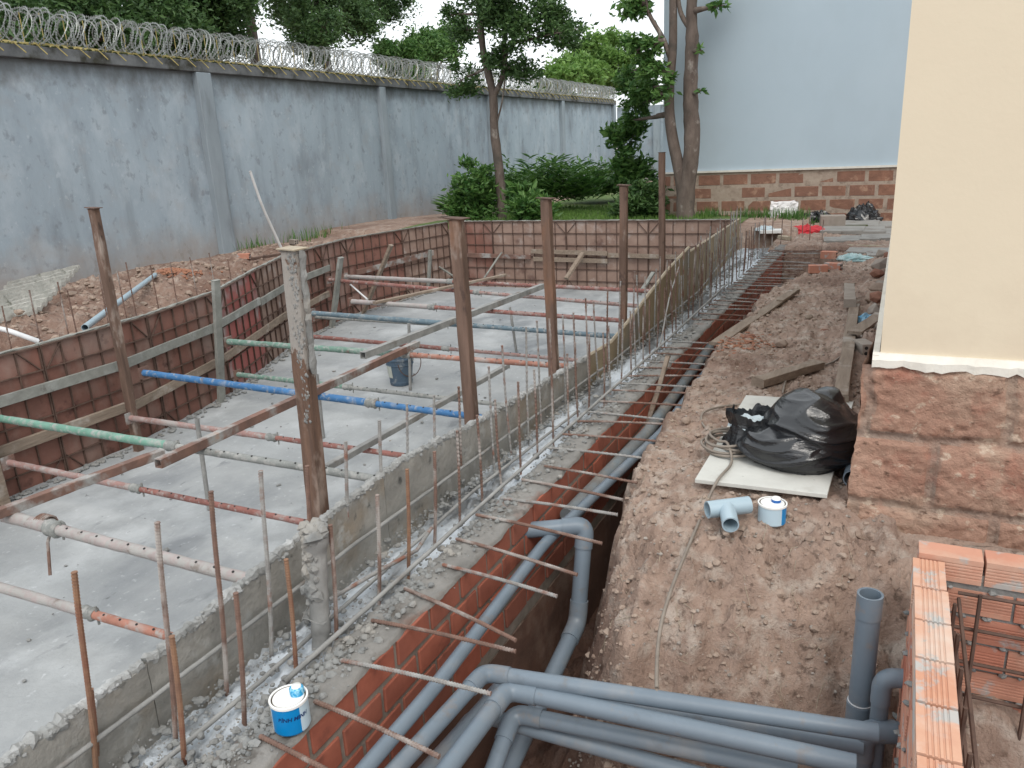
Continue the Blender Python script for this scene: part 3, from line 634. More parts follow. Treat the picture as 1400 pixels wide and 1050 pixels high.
# ------------------------------------------------------------------ posts
def post(x, y, zb, ztp, w, mt, label, plate=True, top=None, cat='post', name='timber_post'):
    t = thing(name, (x, y, zb), label, cat)
    tp = top if top else Vector((x, y, ztp)); g = MB(); g.beam((x, y, zb), tp, w, w*.9, up=(0,1,0), segs=14, jit=.0025); g.build('shaft', MAT[mt], t, bevel=.006)
    if plate: 
        g = MB(); g.box(tp+Vector((0, 0, .006)), (w*(1.3 if y < 3 else 1.75), w*1.2, .005), Matrix.Rotation(.06, 3, 'Y')); g.rough(.006, 14); g.build('top_plate', MAT['plyedge' if y < 3 else 'rib'], t)
    return t
def post2(bot, top, y_, w, mt, lb, **k):   # from two sight lines and its distance
    x_ = Py(*bot, y_).x; T = Py(*top, y_); return post(x_+ (x_-T.x)*.0, y_, ZS, T.z, w, mt, lb, top=T, **k)
def rpost(bx, by, tx, ty, X_, w, mt, lb, **k):
    B = Px(bx, by, X_); T = Py(tx, ty, B.y); d = (B-T)/(B.z-T.z); Bb = T+d*(ZS-T.z)
    t = post(Bb.x, Bb.y, ZS, T.z, w, mt, lb, top=T, **k); return t
def zlayer(m, colr, z0, z1, sc, st=(1,1,1), amt=.9, w=.08, nzk=1.6):
    # deposit that gets denser from z0 to z1 (object height), broken up by noise
    N = m.node_tree.nodes; L = m.node_tree.links; b = N['Principled BSDF']; src = b.inputs['Base Color'].links[0].from_socket
    tc = N.new('ShaderNodeTexCoord'); sp_ = N.new('ShaderNodeSeparateXYZ'); L.new(tc.outputs['Object'], sp_.inputs[0])
    r = N.new('ShaderNodeMapRange'); r.inputs[1].default_value = z0; r.inputs[2].default_value = z1; L.new(sp_.outputs[2], r.inputs[0])
    mpn = N.new('ShaderNodeMapping'); mpn.inputs['Scale'].default_value = st; L.new(tc.outputs['Object'], mpn.inputs[0])
    n = N.new('ShaderNodeTexNoise'); n.inputs['Scale'].default_value = sc; n.inputs['Detail'].default_value = 7; n.inputs['Roughness'].default_value = .65; L.new(mpn.outputs[0], n.inputs[0])
    a = N.new('ShaderNodeMath'); a.operation = 'MULTIPLY_ADD'; a.inputs[1].default_value = nzk; L.new(n.outputs[0], a.inputs[0]); L.new(r.outputs[0], a.inputs[2])
    q = N.new('ShaderNodeMapRange'); q.inputs[1].default_value = nzk*.5+.5-w; q.inputs[2].default_value = nzk*.5+.5+w; q.inputs[4].default_value = amt; L.new(a.outputs[0], q.inputs[0])
    x = N.new('ShaderNodeMix'); x.data_type = 'RGBA'; L.new(q.outputs[0], x.inputs[0]); L.new(src, x.inputs[6]); x.inputs[7].default_value = (*colr, 1); L.new(x.outputs[2], b.inputs['Base Color'])
MAT['woodcem'] = M('cement_splashed_timber', (.20,.12,.085), (.10,.065,.05), 7, .85, .9, 45, stretch=(3,3,.35), layers=[((.32,.25,.21), 9, .58, .7, (1,1,.5), .8)], bd=.015)
zlayer(MAT['woodcem'], (.36,.34,.315), .9, 2.7, 8, (1,1,.6), w=.05, nzk=2.6)
zlayer(MAT['fence'], (.30,.235,.185), .75, -.1, 2.5, w=.45, amt=.6)
zlayer(MAT['fence'], (.13,.135,.135), 2.3, 3.1, 3.5, (1,1,.7), w=.25, amt=.7)
zlayer(MAT['cream'], (.55,.45,.34), 1.1, .55, 4, w=.3, amt=.35)
p1_ = rpost(437, 715, 400, 342, -1.985, .066, 'woodcem', 'nearest tall brown post with cement crust along its upper half')
g = MB(); B = Px(437, 715, -1.985); T = Py(400, 342, B.y)
q0 = T.lerp(B, .0)+Vector((.04, .0, 0)); q1 = T.lerp(B, .42)+Vector((.042, .0, 0)); g.tube([q0.lerp(q1, k/20) for k in range(21)], [.010+.012*abs(nz(k*.7, 2)) for k in range(21)], 7); g.rough(.008, 40)
for k in range(200):
    c = T.lerp(B, random.random()**1.3*.6); g.stone((c.x+random.gauss(.016, .010), c.y-.029, c.z), random.uniform(.002, .006), 1.6)
g.build('cement_crust', MAT['cem'], p1_)
rpost(645, 578, 624, 300, -1.99, .066, 'woodbrown', 'second nearest tall brown timber post, with one dark knot')
rpost(757, 498, 746, 272, -1.99, .062, 'woodbrown', 'third tall brown timber post from the camera')
rpost(852, 452, 853, 254, -1.98, .058, 'woodbrown', 'fourth tall timber post from the camera, standing before the lawn')
rpost(905, 372, 905, 208, -1.98, .054, 'woodbrown', 'farthest tall timber post, standing before the forked tree trunk', plate=False)
B = Px(185, 590, -5.83); post(B.x, B.y, ZS, 0, .07, 'woodbrown', 'tall leaning brown post at the left, holding the blue prop', top=Py(128, 285, B.y))
def lpost(bx, by, tx, ty, y_, w, mt, lb, d=None):
    T = Py(tx, ty, y_); Bq = Pz(bx, by, ZS); g = MB(); g.beam((xpool(y_)+.11, y_, ZS), T, w, .04, up=(1,0,0), segs=8, jit=.003); tag(g.build('upright_board', MAT[mt], bevel=.004), lb, 'board', 'upright boards against the pit wall')
lpost(335, 560, 295, 383, 5.62, .085, 'woodgrey', 'grey upright board left of the bright red panel')
lpost(430, 457, 409, 350, 7.6, .09, 'woodgrey', 'grey upright board right behind the nearest tall post')
lpost(490, 455, 466, 352, 8.9, .10, 'woodgrey', 'grey upright board leaning at the bend of the pit wall')
lpost(538, 408, 535, 335, 9.9, .085, 'wood', 'short pale brown upright between the bend and the far corner')
lpost(592, 400, 588, 342, 11.6, .07, 'woodgrey', 'thin grey upright in the far left corner')
B = Pz(0, 655, ZS); post(-5.86, 3.14, ZS, .05, .075, 'wood', 'short brown post at the left edge under the mint green prop', plate=False)
for a, b, z_, w, mt, lb in (((578, 350), (625, 381), 0, .035, 'woodgrey', 'thin pale stick leaning in the far left corner'), ((686, 345), (662, 380), 0, .03, 'woodgrey', 'thin pale stick leaning on the dark red far panel'),
      ((797, 346), (774, 381), 0, .075, 'wood', 'thick short timber leaning on the middle of the far wall'), ((893, 373), (874, 402), 0, .05, 'woodgrey', 'pale short board leaning beside the farthest posts'), ((479, 389), (502, 409), 0, .025, 'wpipe', 'thin white stick beside the leaning upright board')):
    if a[0] == 479: A_ = Px(*a, -7.3); B_ = Px(*b, -6.9)
    elif a[0] == 893: A_ = Py(*a, 10.); B_ = Py(*b, 9.5)
    else: A_ = Py(*a, YFAR-.15); B_ = Py(*b, YFAR-.6)
    plank('leaning_stick', A_, B_, w, w*.6, mt, lb, 'stick', segs=3)

# ------------------------------------------------------------------ steel props across the pit
def ptube_mat(col, cem=.5):
    n = 'paint_%d' % len(bpy.data.materials); c2 = tuple(c*.7 for c in col)
    return M(n, col, c2, 9, .7, .5, 60, layers=[((.34,.335,.32), 26, .66-cem*.26, .80-cem*.26, (1,1,1), .85), ((.37,.37,.355), 5, .60-cem*.12, .76-cem*.12, (1,1,1), .7), ((.17,.13,.11), 9, .62, .72)])
PM = {k: ptube_mat(*v) for k, v in dict(blue=((.06,.18,.38), .42), mint=((.17,.33,.26), .62), red=((.29,.13,.11), .5), orange=((.40,.19,.14), .55), cement=((.40,.34,.33), .9), green=((.16,.27,.22), .65), steel=((.14,.20,.24), .5), pink=((.36,.22,.2), .6), grey=((.25,.26,.25), .7)).items()}
def prop(a, b, z0, z1, cols, split, label, r=.028, x0=None, x1=None):
    A_ = Pz(*a, z0); B_ = Pz(*b, z1); d = (B_-A_)
    if x0 is not None: A_ = A_+d*((x0-A_.x)/d.x)
    if x1 is not None: B_ = A_+(B_-A_)*((x1-A_.x)/(B_.x-A_.x))
    mid = A_.lerp(B_, split); t = thing('steel_prop', A_.lerp(B_, .5), label, 'prop', 'telescopic steel props across the pit')
    g = MB(); n = 26; ps = [A_.lerp(mid, k/n) for k in range(n+1)]; g.tube(ps, [r+.003*nz(k*.9, A_.y) for k in range(n+1)], 14); g.rough(.0025, 22); g.build('outer_tube', PM[cols[0]], t, smooth=True)
    g = MB(); ps = [mid.lerp(B_, k/n) for k in range(n+1)]; g.tube(ps, [r*.83+.002*nz(k*.9, A_.y+5) for k in range(n+1)], 14); g.rough(.002, 22); inn = g.build('inner_tube', PM[cols[1]], t, smooth=True)
    g = MB(); dd = (B_-A_).normalized(); g.tube([mid-dd*.05, mid-dd*.03, mid-dd*.02, mid+dd*.02, mid+dd*.03, mid+dd*.045], [r*1.1, r*1.35, r*1.2, r*1.2, r*1.4, r], 14)
    g.tube([mid+dd*.06+Vector((0, 0, -.05)), mid+dd*.06+Vector((0, 0, .05))], .006, 6); g.build('collar', PM['grey'], t, smooth=2)
    g = MB(); L_ = (B_-mid).length; up = Vector((-dd.z*dd.x, -.35, 1)).normalized(); up = (up-dd*up.dot(dd)).normalized()
    k = .12
    while k < L_-.05: c = mid+dd*k+up*(r*.83-.001); g.tube([c, c+up*.0035], .006, 8); k += .11
    g.build('pin_holes', MAT['dark'], inn)
    for E_ in (A_, B_):
        g = MB(); rot = dd.to_track_quat('Z', 'Y').to_matrix(); g.box(E_, (.10, .10, .008), rot); g.build('end_plate', MAT['woodred'], t)
    return t
prop((0, 572), (535, 658), -.20, -.20, ('mint', 'grey'), .46, 'mint green prop at the left edge, its far half cement grey', x0=-5.82, x1=-1.9)
prop((0, 630), (420, 715), -.56, -.56, ('pink', 'red'), .35, 'lower dull red prop under the mint green one', x0=-5.82, x1=-1.9, r=.024)
sp = prop((0, 703), (350, 795), -.20, -.20, ('cement', 'cement'), .55, 'thick cement coated prop at the lower left with a hanging wire tie', r=.033, x0=-5.8, x1=-1.9)
prop((0, 803), (225, 868), -.56, -.56, ('cement', 'orange'), .62, 'orange prop at the bottom left, nearest the camera', r=.026, x0=-5.8, x1=-1.9)
prop((185, 508), (635, 568), -.20, -.20, ('blue', 'blue'), .64, 'bright blue prop reaching from the tall leaning post to the right boards', x0=-5.75, x1=-1.9)
prop((190, 573), (590, 628), -.56, -.56, ('pink', 'red'), .4, 'lower pinkish prop running under the bright blue prop', r=.025, x0=-5.8, x1=-1.9)
prop((312, 467), (751, 499), -.20, -.20, ('green', 'orange'), .52, 'upper prop that turns from grey green to white and orange red', x1=-1.9)
prop((325, 512), (700, 555), -.56, -.56, ('green', 'grey'), .35, 'lower grey green prop behind the bright blue prop', r=.024, x1=-1.9)
prop((427, 428), (814, 458), -.16, -.20, ('steel', 'steel'), .5, 'steel blue prop behind the bucket', x1=-1.9)
prop((425, 460), (771, 491), -.50, -.50, ('red', 'pink'), .45, 'lower dark red prop crossing right behind the bucket', r=.023, x1=-1.9)
prop((481, 412), (847, 438), -.18, -.18, ('cement', 'red'), .3, 'pale then red prop starting at the leaning upright board', x1=-1.9)
prop((537, 390), (845, 416), -.20, -.20, ('red', 'pink'), .5, 'rosy prop second from the far end of the pit', x0=-7.35, x1=-1.95, r=.026)
prop((597, 384), (847, 396), -.20, -.20, ('cement', 'red'), .35, 'farthest prop, running along the far pit wall', x0=-7.3, x1=-1.95, r=.03)
prop((655, 447), (836, 458), -.56, -.56, ('grey', 'steel'), .4, 'low dark prop in the distance near the fourth tall post', r=.022, x0=-7.0, x1=-1.95)
g = MB(); c = Pz(62, 715, -.2); g.tube([c+Vector((0, 0, .045)), c+Vector((.02, .02, -.02)), c+Vector((.05, -.04, -.08)), c+Vector((.09, -.09, -.23))], .008, 7)
for k in range(5): g.tube([c+Vector((.015*k-.03, .045*math.cos(a), .04*math.sin(a))) for a in np.linspace(0, 6.28, 14)], .005, 5)
tag(g.build('wire_tie', MAT['rust']), 'rusty wire tie with a short rod wound round the thick cement coated prop', 'wire tie')

# long channels over the props
def rail(a, b, z_, mt, lb, w=.05, h=.05, hollow=False):
    A_ = Pz(*a, z_); B_ = Pz(*b, z_)
    if not hollow: return plank('steel_rail', A_, B_, w, h, mt, lb, 'rail', segs=20, jit=.0015, group='long rails over the props', bev=.004)
    d = (B_-A_).normalized(); sx = d.cross(Vector((0, 0, 1))).normalized(); u = Vector((0, 0, 1)); g = MB()
    for o_, ww, hh_ in ((sx*w/2, .004, h), (-sx*w/2, .004, h), (u*h/2, w+.004, .004), (-u*h/2, w+.004, .004)): g.beam(A_+o_, B_+o_, ww, hh_, segs=10)
    return tag(g.build('steel_rail', MAT[mt]), lb, 'rail', 'long rails over the props')
rail((-40, 716), (222, 619), -.145, 'woodred', 'nearest long rail, reddish, at the left with cement on its far end')
rail((216, 634), (571, 470), -.145, 'woodred', 'long brown rail crossing over the bright blue prop', hollow=True)
rail((496, 486), (742, 391), -.115, 'steelgrey', 'grey rail with an open square end above the bucket', hollow=True, w=.055, h=.055)
rail((512, 414), (690, 376), -.14, 'wood', 'pale long rail ending at the dark red far panel', w=.06, h=.03)
rail((445, 640), (694, 500), -.50, 'steelgrey', 'lower rail lying between the second and third tall posts', w=.045, h=.045)
# small pipes standing on the slab
for bt, tp, lb in (((286, 696), (269, 572), 'thin grey stub pipe standing on the slab beside the open end of the brown rail'), ((561, 533), (559, 442), 'thin grey stub pipe standing in front of the bucket'), ((442, 598), (433, 512), 'thin grey stub pipe just right of the nearest tall post'), ((706, 481), (697, 420), 'thin grey stub pipe between the second and third tall posts')):
    B = Pz(*bt, ZS+.005); T = Py(*tp, B.y); g = MB(); g.pipe(B, T, .016, .012, 14); tag(g.build('stub_pipe', MAT['steelgrey'], smooth=2), lb, 'stub pipe', 'thin pipes standing on the pool floor')
# cement coated stub in the footing
cs = thing('cement_coated_stub', Pz(440, 885, -.08), 'thick stub standing in the footing, coated in lumpy cement', 'stub post')
B = Pz(440, 885, -.09); T = Py(430, 722, B.y); g = MB(); ps = [B.lerp(T, k/24) for k in range(25)]; g.tube(ps, [.034+.003*nz(k*.5, 1)+(.010 if k > 20 else 0)*1 for k in range(25)], 18); g.rough(.006, 22); g.build('pipe', MAT['steelgrey'], cs, smooth=True)
g = MB()
for k in range(70): 
    q = random.random()**.5; c = B.lerp(T, .25+.75*q); a = random.uniform(2.4, 5.4); rr = .033; g.stone((c.x+rr*math.cos(a), c.y+rr*math.sin(a), c.z), random.uniform(.008, .022), 1.3)
for k in range(26): a = random.uniform(0, 6.28); rr = random.uniform(0, .035); g.stone((T.x+rr*math.cos(a), T.y+rr*math.sin(a), T.z+random.uniform(-.03, .01)), random.uniform(.015, .028), .8)
g.build('cement_crust', MAT['cem'], cs)
g = MB(); g.tube([(B.x+.05*math.cos(a), B.y+.05*math.sin(a), B.z+.13+.012*math.sin(3*a)) for a in np.linspace(0, 6, 20)], .0015, 4); g.build('tie_wire', MAT['steelgrey'], cs)

# ------------------------------------------------------------------ rebars
def rebar_mesh(L_, r=.0055, mt='rust', lean=(0, 0), step=.0095):
    g = MB(); n = max(4, int(L_/step)); ps = []; rs = []
    for k in range(n):
        z = L_*k/n; 
        for dz, rr in ((0, r*.90), (.45, r*.92), (.55, r*1.16), (.85, r*1.16)): ps.append((lean[0]*(z/L_)+.004*math.sin(z*7), lean[1]*(z/L_)+.003*math.sin(z*5+1), z+dz*step)); rs.append(rr)
    g.tube(ps, rs, 7); o = g.build('rebar', MAT[mt], origin=(0, 0, 0), smooth=2); return o
PROTO = {}
def rebar(x, y, zb, ztp, mt, lean, label, group, r=.006):
    if y < 2.6:
        o = rebar_mesh(ztp-zb, r, mt, lean); o.location = (x, y, zb)
    else:
        key = (mt, int(random.random()*3))
        if key not in PROTO:
            o = rebar_mesh(.5, .0058, mt, (random.uniform(-.01, .01), random.uniform(-.01, .01)), step=.02); PROTO[key] = o
        else: o = PROTO[key].copy(); COL.objects.link(o)
        o.scale = (1, 1, (ztp-zb)/.5); o.location = (x, y, zb); o.rotation_euler = (random.uniform(-.03, .03), lean[0]*1.5, random.uniform(0, 6.28))
    ORG[o] = Vector((x, y, zb)); return tag(o, label, 'rebar', group)
def ordn(n): return str(n)+('th' if 10 <= n % 100 <= 20 else {1: 'st', 2: 'nd', 3: 'rd'}.get(n % 10, 'th'))
# (tip pixel, root pixel, finish) of the nearest ones, row by row
rowB = [((105,781),(132,1075),'rustor'), ((218,713),(240,1024),'rust'), ((291,671),(310,957),'rust'), ((359,643),(371,900),'rebgrey'), ((422,636),(424,850),'rust'), ((474,603),(473,783),'rebgrey'), ((520,574),(520,745),'rebgrey'), ((557,556),(557,715),'rebgrey'), ((594,543),(594,690),'rebgrey'), ((644,524),(630,665),'rust')]
rowA = [((122,942),(134,1062),'rustor'), ((235,869),(252,1052),'rustor'), ((323,810),(334,998),'rust'), ((391,764),(405,928),'rustor'), ((452,717),(460,886),'rust'), ((516,676),(518,831),'rust'), ((557,641),(558,794),'rustor'), ((594,617),(594,749),'rust'), ((626,589),(628,723),'rust'), ((658,567),(659,697),'rust'), ((690,549),(687,674),'rust'), ((718,524),(713,653),'rust')]
iB = iA = 0; lastB = lastA = None
for row, nm in ((rowB, 'B'), (rowA, 'A')):
    for k, (t_, r_, mt) in enumerate(row):
        B = Pz(*r_, -.10); T = Py(*t_, B.y)
        rebar(B.x, B.y, -.10, T.z, mt, (T.x-B.x, 0), ('%s upright rebar from the camera in the taller row against the boards' if nm == 'B' else '%s upright rebar from the camera in the row beside the brick capping') % ordn(k+1), 'upright rebars against the boards' if nm == 'B' else 'upright rebars beside the brick capping', r=.0068)
    if nm == 'B': iB = len(row); lastB = B.y
    else: iA = len(row); lastA = B.y
y = lastB+.2
while y < 11.9:
    iB += 1; rebar(xform(y)+.07+random.uniform(-.01, .02), y, -.1, random.uniform(.46, .58), random.choice(('rust', 'rebgrey')), (random.uniform(-.01, .03), 0), '%s upright rebar from the camera in the taller row against the boards' % ordn(iB), 'upright rebars against the boards'); y += .2+random.uniform(-.03, .03)
y = lastA+.2
while y < 11.9:
    iA += 1; tall = random.random() < .12
    rebar(-1.6-.012*max(0, y-5)+random.uniform(-.015, .015), y, -.1, random.uniform(.36, .42)+(.22 if tall else 0), 'rust' if random.random() < .75 else 'rebgrey', (random.uniform(-.01, .03), 0), '%s upright rebar from the camera in the row beside the brick capping' % ordn(iA), 'upright rebars beside the brick capping'); y += .2+random.uniform(-.03, .03)
for k in range(6):
    rebar(-1.62+.13*k+random.uniform(-.02, .02), 11.9+random.uniform(-.1, .1), -.05, random.uniform(.32, .42), 'rust', (0, 0), '%s rebar from the left in the cluster at the far end of the trench' % ordn(k+1), 'rebars at the far end of the trench')
# level rebars across the trench
hz = [((370,1015),(500,1085)), ((447,967),(601,1035)), ((487,908),(672,948)), ((528,853),(706,890)), ((568,812),(706,875)), ((621,777),(762,815)), ((640,742),(824,742)), ((668,708),(845,703)), ((697,683),(852,683)), ((727,660),(872,660)), ((752,636),(885,637))]
hz[6] = ((640,742),(790,785)); hz[7] = ((668,708),(824,742)); hz[8] = ((700,684),(845,703)); hz[9] = ((727,659),(852,683)); hz[10] = ((757,640),(872,660))
HP = {}
def hrebar(A_, B_, mt, label):
    d = B_-A_; g = None; L_ = d.length; near = A_.y < 3.2
    if near: o = rebar_mesh(L_, .0068, mt, (0, 0))
    else:
        if mt not in HP: HP[mt] = rebar_mesh(.5, .0062, mt, (0, 0), step=.02); o = HP[mt]
        else: o = HP[mt].copy(); COL.objects.link(o)
        o.scale = (1, 1, L_/.5)
    o.location = A_; o.rotation_euler = d.to_track_quat('Z', 'Y').to_euler(); ORG[o] = A_
    return tag(o, label, 'rebar', 'rebars reaching over the trench')
n = 0
for a, b in hz:
    n += 1; A_ = Pz(*a, .012); B_ = Pz(*b, 0); B_ = Px(*b, A_.x+.47) if False else B_
    A_ = A_-(B_-A_)*.12
    hrebar(A_, B_, 'rust' if n % 3 else 'rebgrey', '%s rebar from the camera reaching over the pipe trench' % ordn(n))
y = Pz(757, 640, 0).y+.2
while y < 11.2:
    n += 1; a = random.uniform(-.05, .03); A_ = Vector((-1.53, y+a, .012)); B_ = Vector((random.uniform(-1.02, -.93) if y < 8 else -.85+random.uniform(-.1, .05), y+random.uniform(-.02, .1), random.uniform(-.01, .03)))
    if not (5.9 < y < 6.5): hrebar(A_, B_, 'rust' if n % 3 else 'rebgrey', '%s rebar from the camera reaching over the pipe trench' % ordn(n))
    else: n -= 1
    y += .2+random.uniform(-.02, .02)
def lbar(pts, r, mt, lb, n=7):
    g = MB(); P = [Vector(p) for p in pts]; Q = []
    for i in range(len(P)-1):
        k = max(2, int((P[i+1]-P[i]).length/.06))
        for j in range(k): Q.append(P[i].lerp(P[i+1], j/k))
    Q.append(P[-1]); g.tube(Q, [r*(1+.15*nz(q.y*20, 1)) for q in Q], n); g.rough(.002, 15); return tag(g.build('long_rebar', MAT[mt], smooth=True), lb, 'rebar')
lbar([(-1.80, .5, .05), (-1.805, 2.2, .052), (-1.80, 3.6, .02), (-1.80, 5.3, -.03), (-1.79, 8, .0), (-2.08, 11.8, .05)], .008, 'steelgrey', 'long pale rebar tied along the face of the formwork boards')
lbar([(-1.525, 1.45, .02), (-1.54, 3, .015), (-1.535, 5.5, .02), (-1.56, 8.3, .03)], .009, 'steelgrey', 'long cement coated rebar lying along the brick capping')
lbar([(-1.68, .5, -.04), (-1.67, 1.5, -.05), (-1.69, 2.9, -.03), (-1.66, 4.2, -.05)], .008, 'steelgrey', 'long rebar half buried in the middle of the footing')
lbar([Pz(450, 820, 0.02), Pz(510, 785, .03), Pz(570, 752, 0), Pz(590, 722, -.02)], .008, 'rebgrey', 'bent rebar lying on the white dust behind the cement coated stub')
lbar([(-1.56, 5.7, .0), (-1.65, 6.3, .25), (-1.72, 6.9, .42)], .006, 'rebgrey', 'slanted rebar leaning among the far uprights')
lbar([(-1.45, 10.8, .03), (-.7, 10.9, .05), (-.25, 10.4, .09)], .006, 'rust', 'thin rod crossing the far end of the trench')
# rebars outside the left wall
lr = [((0,418),(12,470)), ((40,395),(52,478)), ((75,385),(85,470)), ((95,395),(118,460)), ((134,376),(143,450)), ((160,370),(170,438)), ((175,357),(190,430)), ((208,361),(218,425)), ((232,358),(244,420)), ((262,351),(272,412)), ((285,345),(292,385)), ((311,355),(318,390)), ((330,365),(336,395))]
for k, (t_, b_) in enumerate(lr):
    X_ = xpool(4.2+k*.28)-.16; T = Px(*t_, X_); rebar(X_, T.y, -.35, T.z, 'rust', (0, 0), '%s rebar from the left standing in the soil behind the left pit wall' % ordn(k+1), 'rebars in the soil behind the left pit wall')

# ------------------------------------------------------------------ pipes
def bend(pts, rad=.07, n=7):
    P = [Vector(p) for p in pts]; out = [P[0]]
    for i in range(1, len(P)-1):
        a = (P[i-1]-P[i]); b = (P[i+1]-P[i]); k = min(rad, a.length*.45, b.length*.45); A_ = P[i]+a.normalized()*k; B_ = P[i]+b.normalized()*k
        for j in range(n+1): t = j/n; out.append(A_*(1-t)**2+P[i]*2*t*(1-t)+B_*t*t)
    out.append(P[-1]); return out
def pvcpipe(pts, r, label, mt='pvc', rad=.07, fit=True, name='drain_pipe'):
    t = thing(name, pts[0], label, 'pipe'); g = MB(); g.tube(bend(pts, rad), r, 20); g.build('tube', MAT[mt], t, smooth=2)
    if fit:
        P = [Vector(p) for p in pts]
        for i in range(1, len(P)-1):
            a = (P[i-1]-P[i]).normalized(); b = (P[i+1]-P[i]).normalized(); k = rad+.045
            g = MB(); g.tube(bend([P[i]+a*k, P[i], P[i]+b*k], rad), r*1.13, 20); g.build('elbow', MAT[mt], t, smooth=2)
    return t
pvcpipe([Pz(970, 475, -.17), Pz(886, 590, -.17), Pz(775, 705, -.17)], .036, 'thick muddy pipe running down the trench from the planks', 'pvcmud', fit=False)
pvcpipe([Pz(985, 480, -.2), Pz(905, 590, -.17), Pz(745, 742, -.15), Pz(598, 935, -.15), Pz(470, 1085, -.15)], .0245, 'pale grey pipe running close along the red bricks', 'pvc', fit=False, rad=.1)
pvcpipe([(-1.40, 2.80, -.12), Px(800, 718, -1.13), Vector((-1.13, 2.80, -.52)), Vector((-1.13, 1.9, -.74))], .036, 'grey pipe that leaves the brick wall, turns down and runs along the trench floor', 'pvc', rad=.055)
pvcpipe([Pz(520, 1075, -.2), Pz(662, 919, -.2), Pz(1200, 1002, -.2)], .027, 'topmost grey pipe of the bundle crossing the trench', rad=.045)
pvcpipe([Pz(590, 1080, -.24), Pz(694, 942, -.24), Pz(1170, 1046, -.24)], .0305, 'thick grey pipe with white print, second in the bundle', rad=.06)
pvcpipe([Pz(560, 1080, -.36), Pz(690, 935, -.36), Pz(1180, 1020, -.34)], .028, 'grey pipe lying lower behind the topmost pipe', rad=.06)
pvcpipe([Pz(650, 1120, -.5), Pz(702, 975, -.38), Pz(1090, 1055, -.36)], .029, 'lowest pale grey pipe of the bundle with a rounded elbow', rad=.06)
pvcpipe([Pz(555, 1100, -.44), Pz(650, 975, -.44), Pz(1010, 1075, -.46)], .028, 'dark shaded pipe at the bottom of the bundle', rad=.06, fit=False)
V = Pz(1190, 812, .12); vp = thing('standing_pipe', (V.x, V.y, -.4), 'thick grey pipe standing open ended beside the orange brick pit', 'pipe')
g = MB(); g.pipe((V.x, V.y, -.45), (V.x, V.y, .12), .036, .032, 28); g.build('tube', MAT['pvc'], vp, smooth=2)
g = MB(); g.pipe((V.x, V.y, .04), (V.x, V.y, .1205), .0385, .0365, 28); g.build('socket', MAT['pvc'], vp, smooth=2); g = MB(); g.pipe((V.x, V.y, -.52), (V.x, V.y, -.28), .041, .0365, 28); g.build('coupling', MAT['pvc'], vp, smooth=2); g = MB(); g.tube([(V.x, V.y, -.95), (V.x, V.y, -.45)], .034, 20); g.build('lower_tube', MAT['pvc'], vp, smooth=2)
g = MB(); g.pipe((V.x, V.y, -.277), (V.x, V.y, -.274), .0385, .036, 28); g.build('seal_ring', MAT['wpipe'], vp, smooth=2)
E1 = Pz(1207, 925, -.12); pvcpipe([(E1.x+.14, E1.y+.03, -.12), (E1.x, E1.y, -.12), (E1.x, E1.y, -.9)], .026, 'grey pipe leaving the brick pit wall and turning straight down', rad=.05)
E2 = Pz(1182, 985, -.26); pvcpipe([(E2.x+.16, E2.y+.06, -.3), (E2.x, E2.y, -.3), (E2.x, E2.y, -.92)], .032, 'short elbow pipe tucked behind the standing pipe', rad=.05)
# far trench pipes
pvcpipe([(-1.28, 7.0, -.3), (-1.12, 7.05, -.3)], .045, 'short pipe stub leaving the brick wall under the planks', 'pvcmud', fit=False)
pvcpipe([(-1.16, 6.0, -.28), (-1.12, 7.2, -.25), (-.98, 9.2, -.22)], .03, 'dusty pipe leading to the far end of the trench', 'pvcmud', fit=False)
plank('stick', (-1.36, 4.45, -.42), (-1.3, 4.95, .13), .03, .02, 'wood', 'short pale stick standing up out of the trench', 'stick')

# ------------------------------------------------------------------ things on the right bank
def HZ(px, py, dz=0):
    z = .05
    for _ in range(6): p = Pz(px, py, z); z = H(p.x, p.y)+dz
    return Pz(px, py, z)
ZB = .115
c = [Pz(1020, 540, ZB), Pz(1167, 549, ZB), Pz(1131, 676, ZB), Pz(950, 655, ZB)]
g = MB(); th = Vector((0, 0, -.018)); g.hexa([c[3]+th, c[2]+th, c[1]+th, c[0]+th, c[3], c[2], c[1], c[0]]); wb = g.build('white_board', MAT['board'], bevel=.002); tag(wb, 'dirty white board lying on the soil under the black bag', 'board')
# bag
from mathutils import noise as nn_
bg = thing('rubbish_bag', (-.33, 3.5, ZB), 'black plastic rubbish bag bulging open on the white board', 'bag')
def blob(c0, rx, ry, rz, seed, amp, nu=110, nv=70, sq=.0, topc=None):
    P = []
    for i in range(nv+1):
        ph = math.pi*i/nv; row = []
        for j in range(nu):
            th_ = 2*math.pi*j/nu; d = Vector((math.cos(th_)*math.sin(ph), math.sin(th_)*math.sin(ph), math.cos(ph)))
            p = Vector((d.x*rx, d.y*ry, d.z*rz)); q = p*1.0
            wv = .05*noise.noise(Vector((q.x*4, q.y*4, seed)))
            f1 = max(0, 1-abs(noise.noise(Vector((q.x*2.6+seed, q.y*2.6, (q.z+wv)*13))))*3.2)**2; f2 = max(0, 1-abs(noise.noise(Vector((q.x*6+q.z*5+seed, q.y*6+3, (q.z+wv)*22))))*3)**2
            f3 = noise.noise(Vector((q.x*5+seed*2, q.y*5, q.z*6)))
            p = p+d*(amp*1.1*f1+amp*.6*f2+amp*2.0*f3)
            z = c0[2]+p.z
            if z < ZB+.004: z = ZB+.004; p.x *= 1.03; p.y *= 1.03
            row.append((c0[0]+p.x, c0[1]+p.y, z))
        P.append(row)
    return P
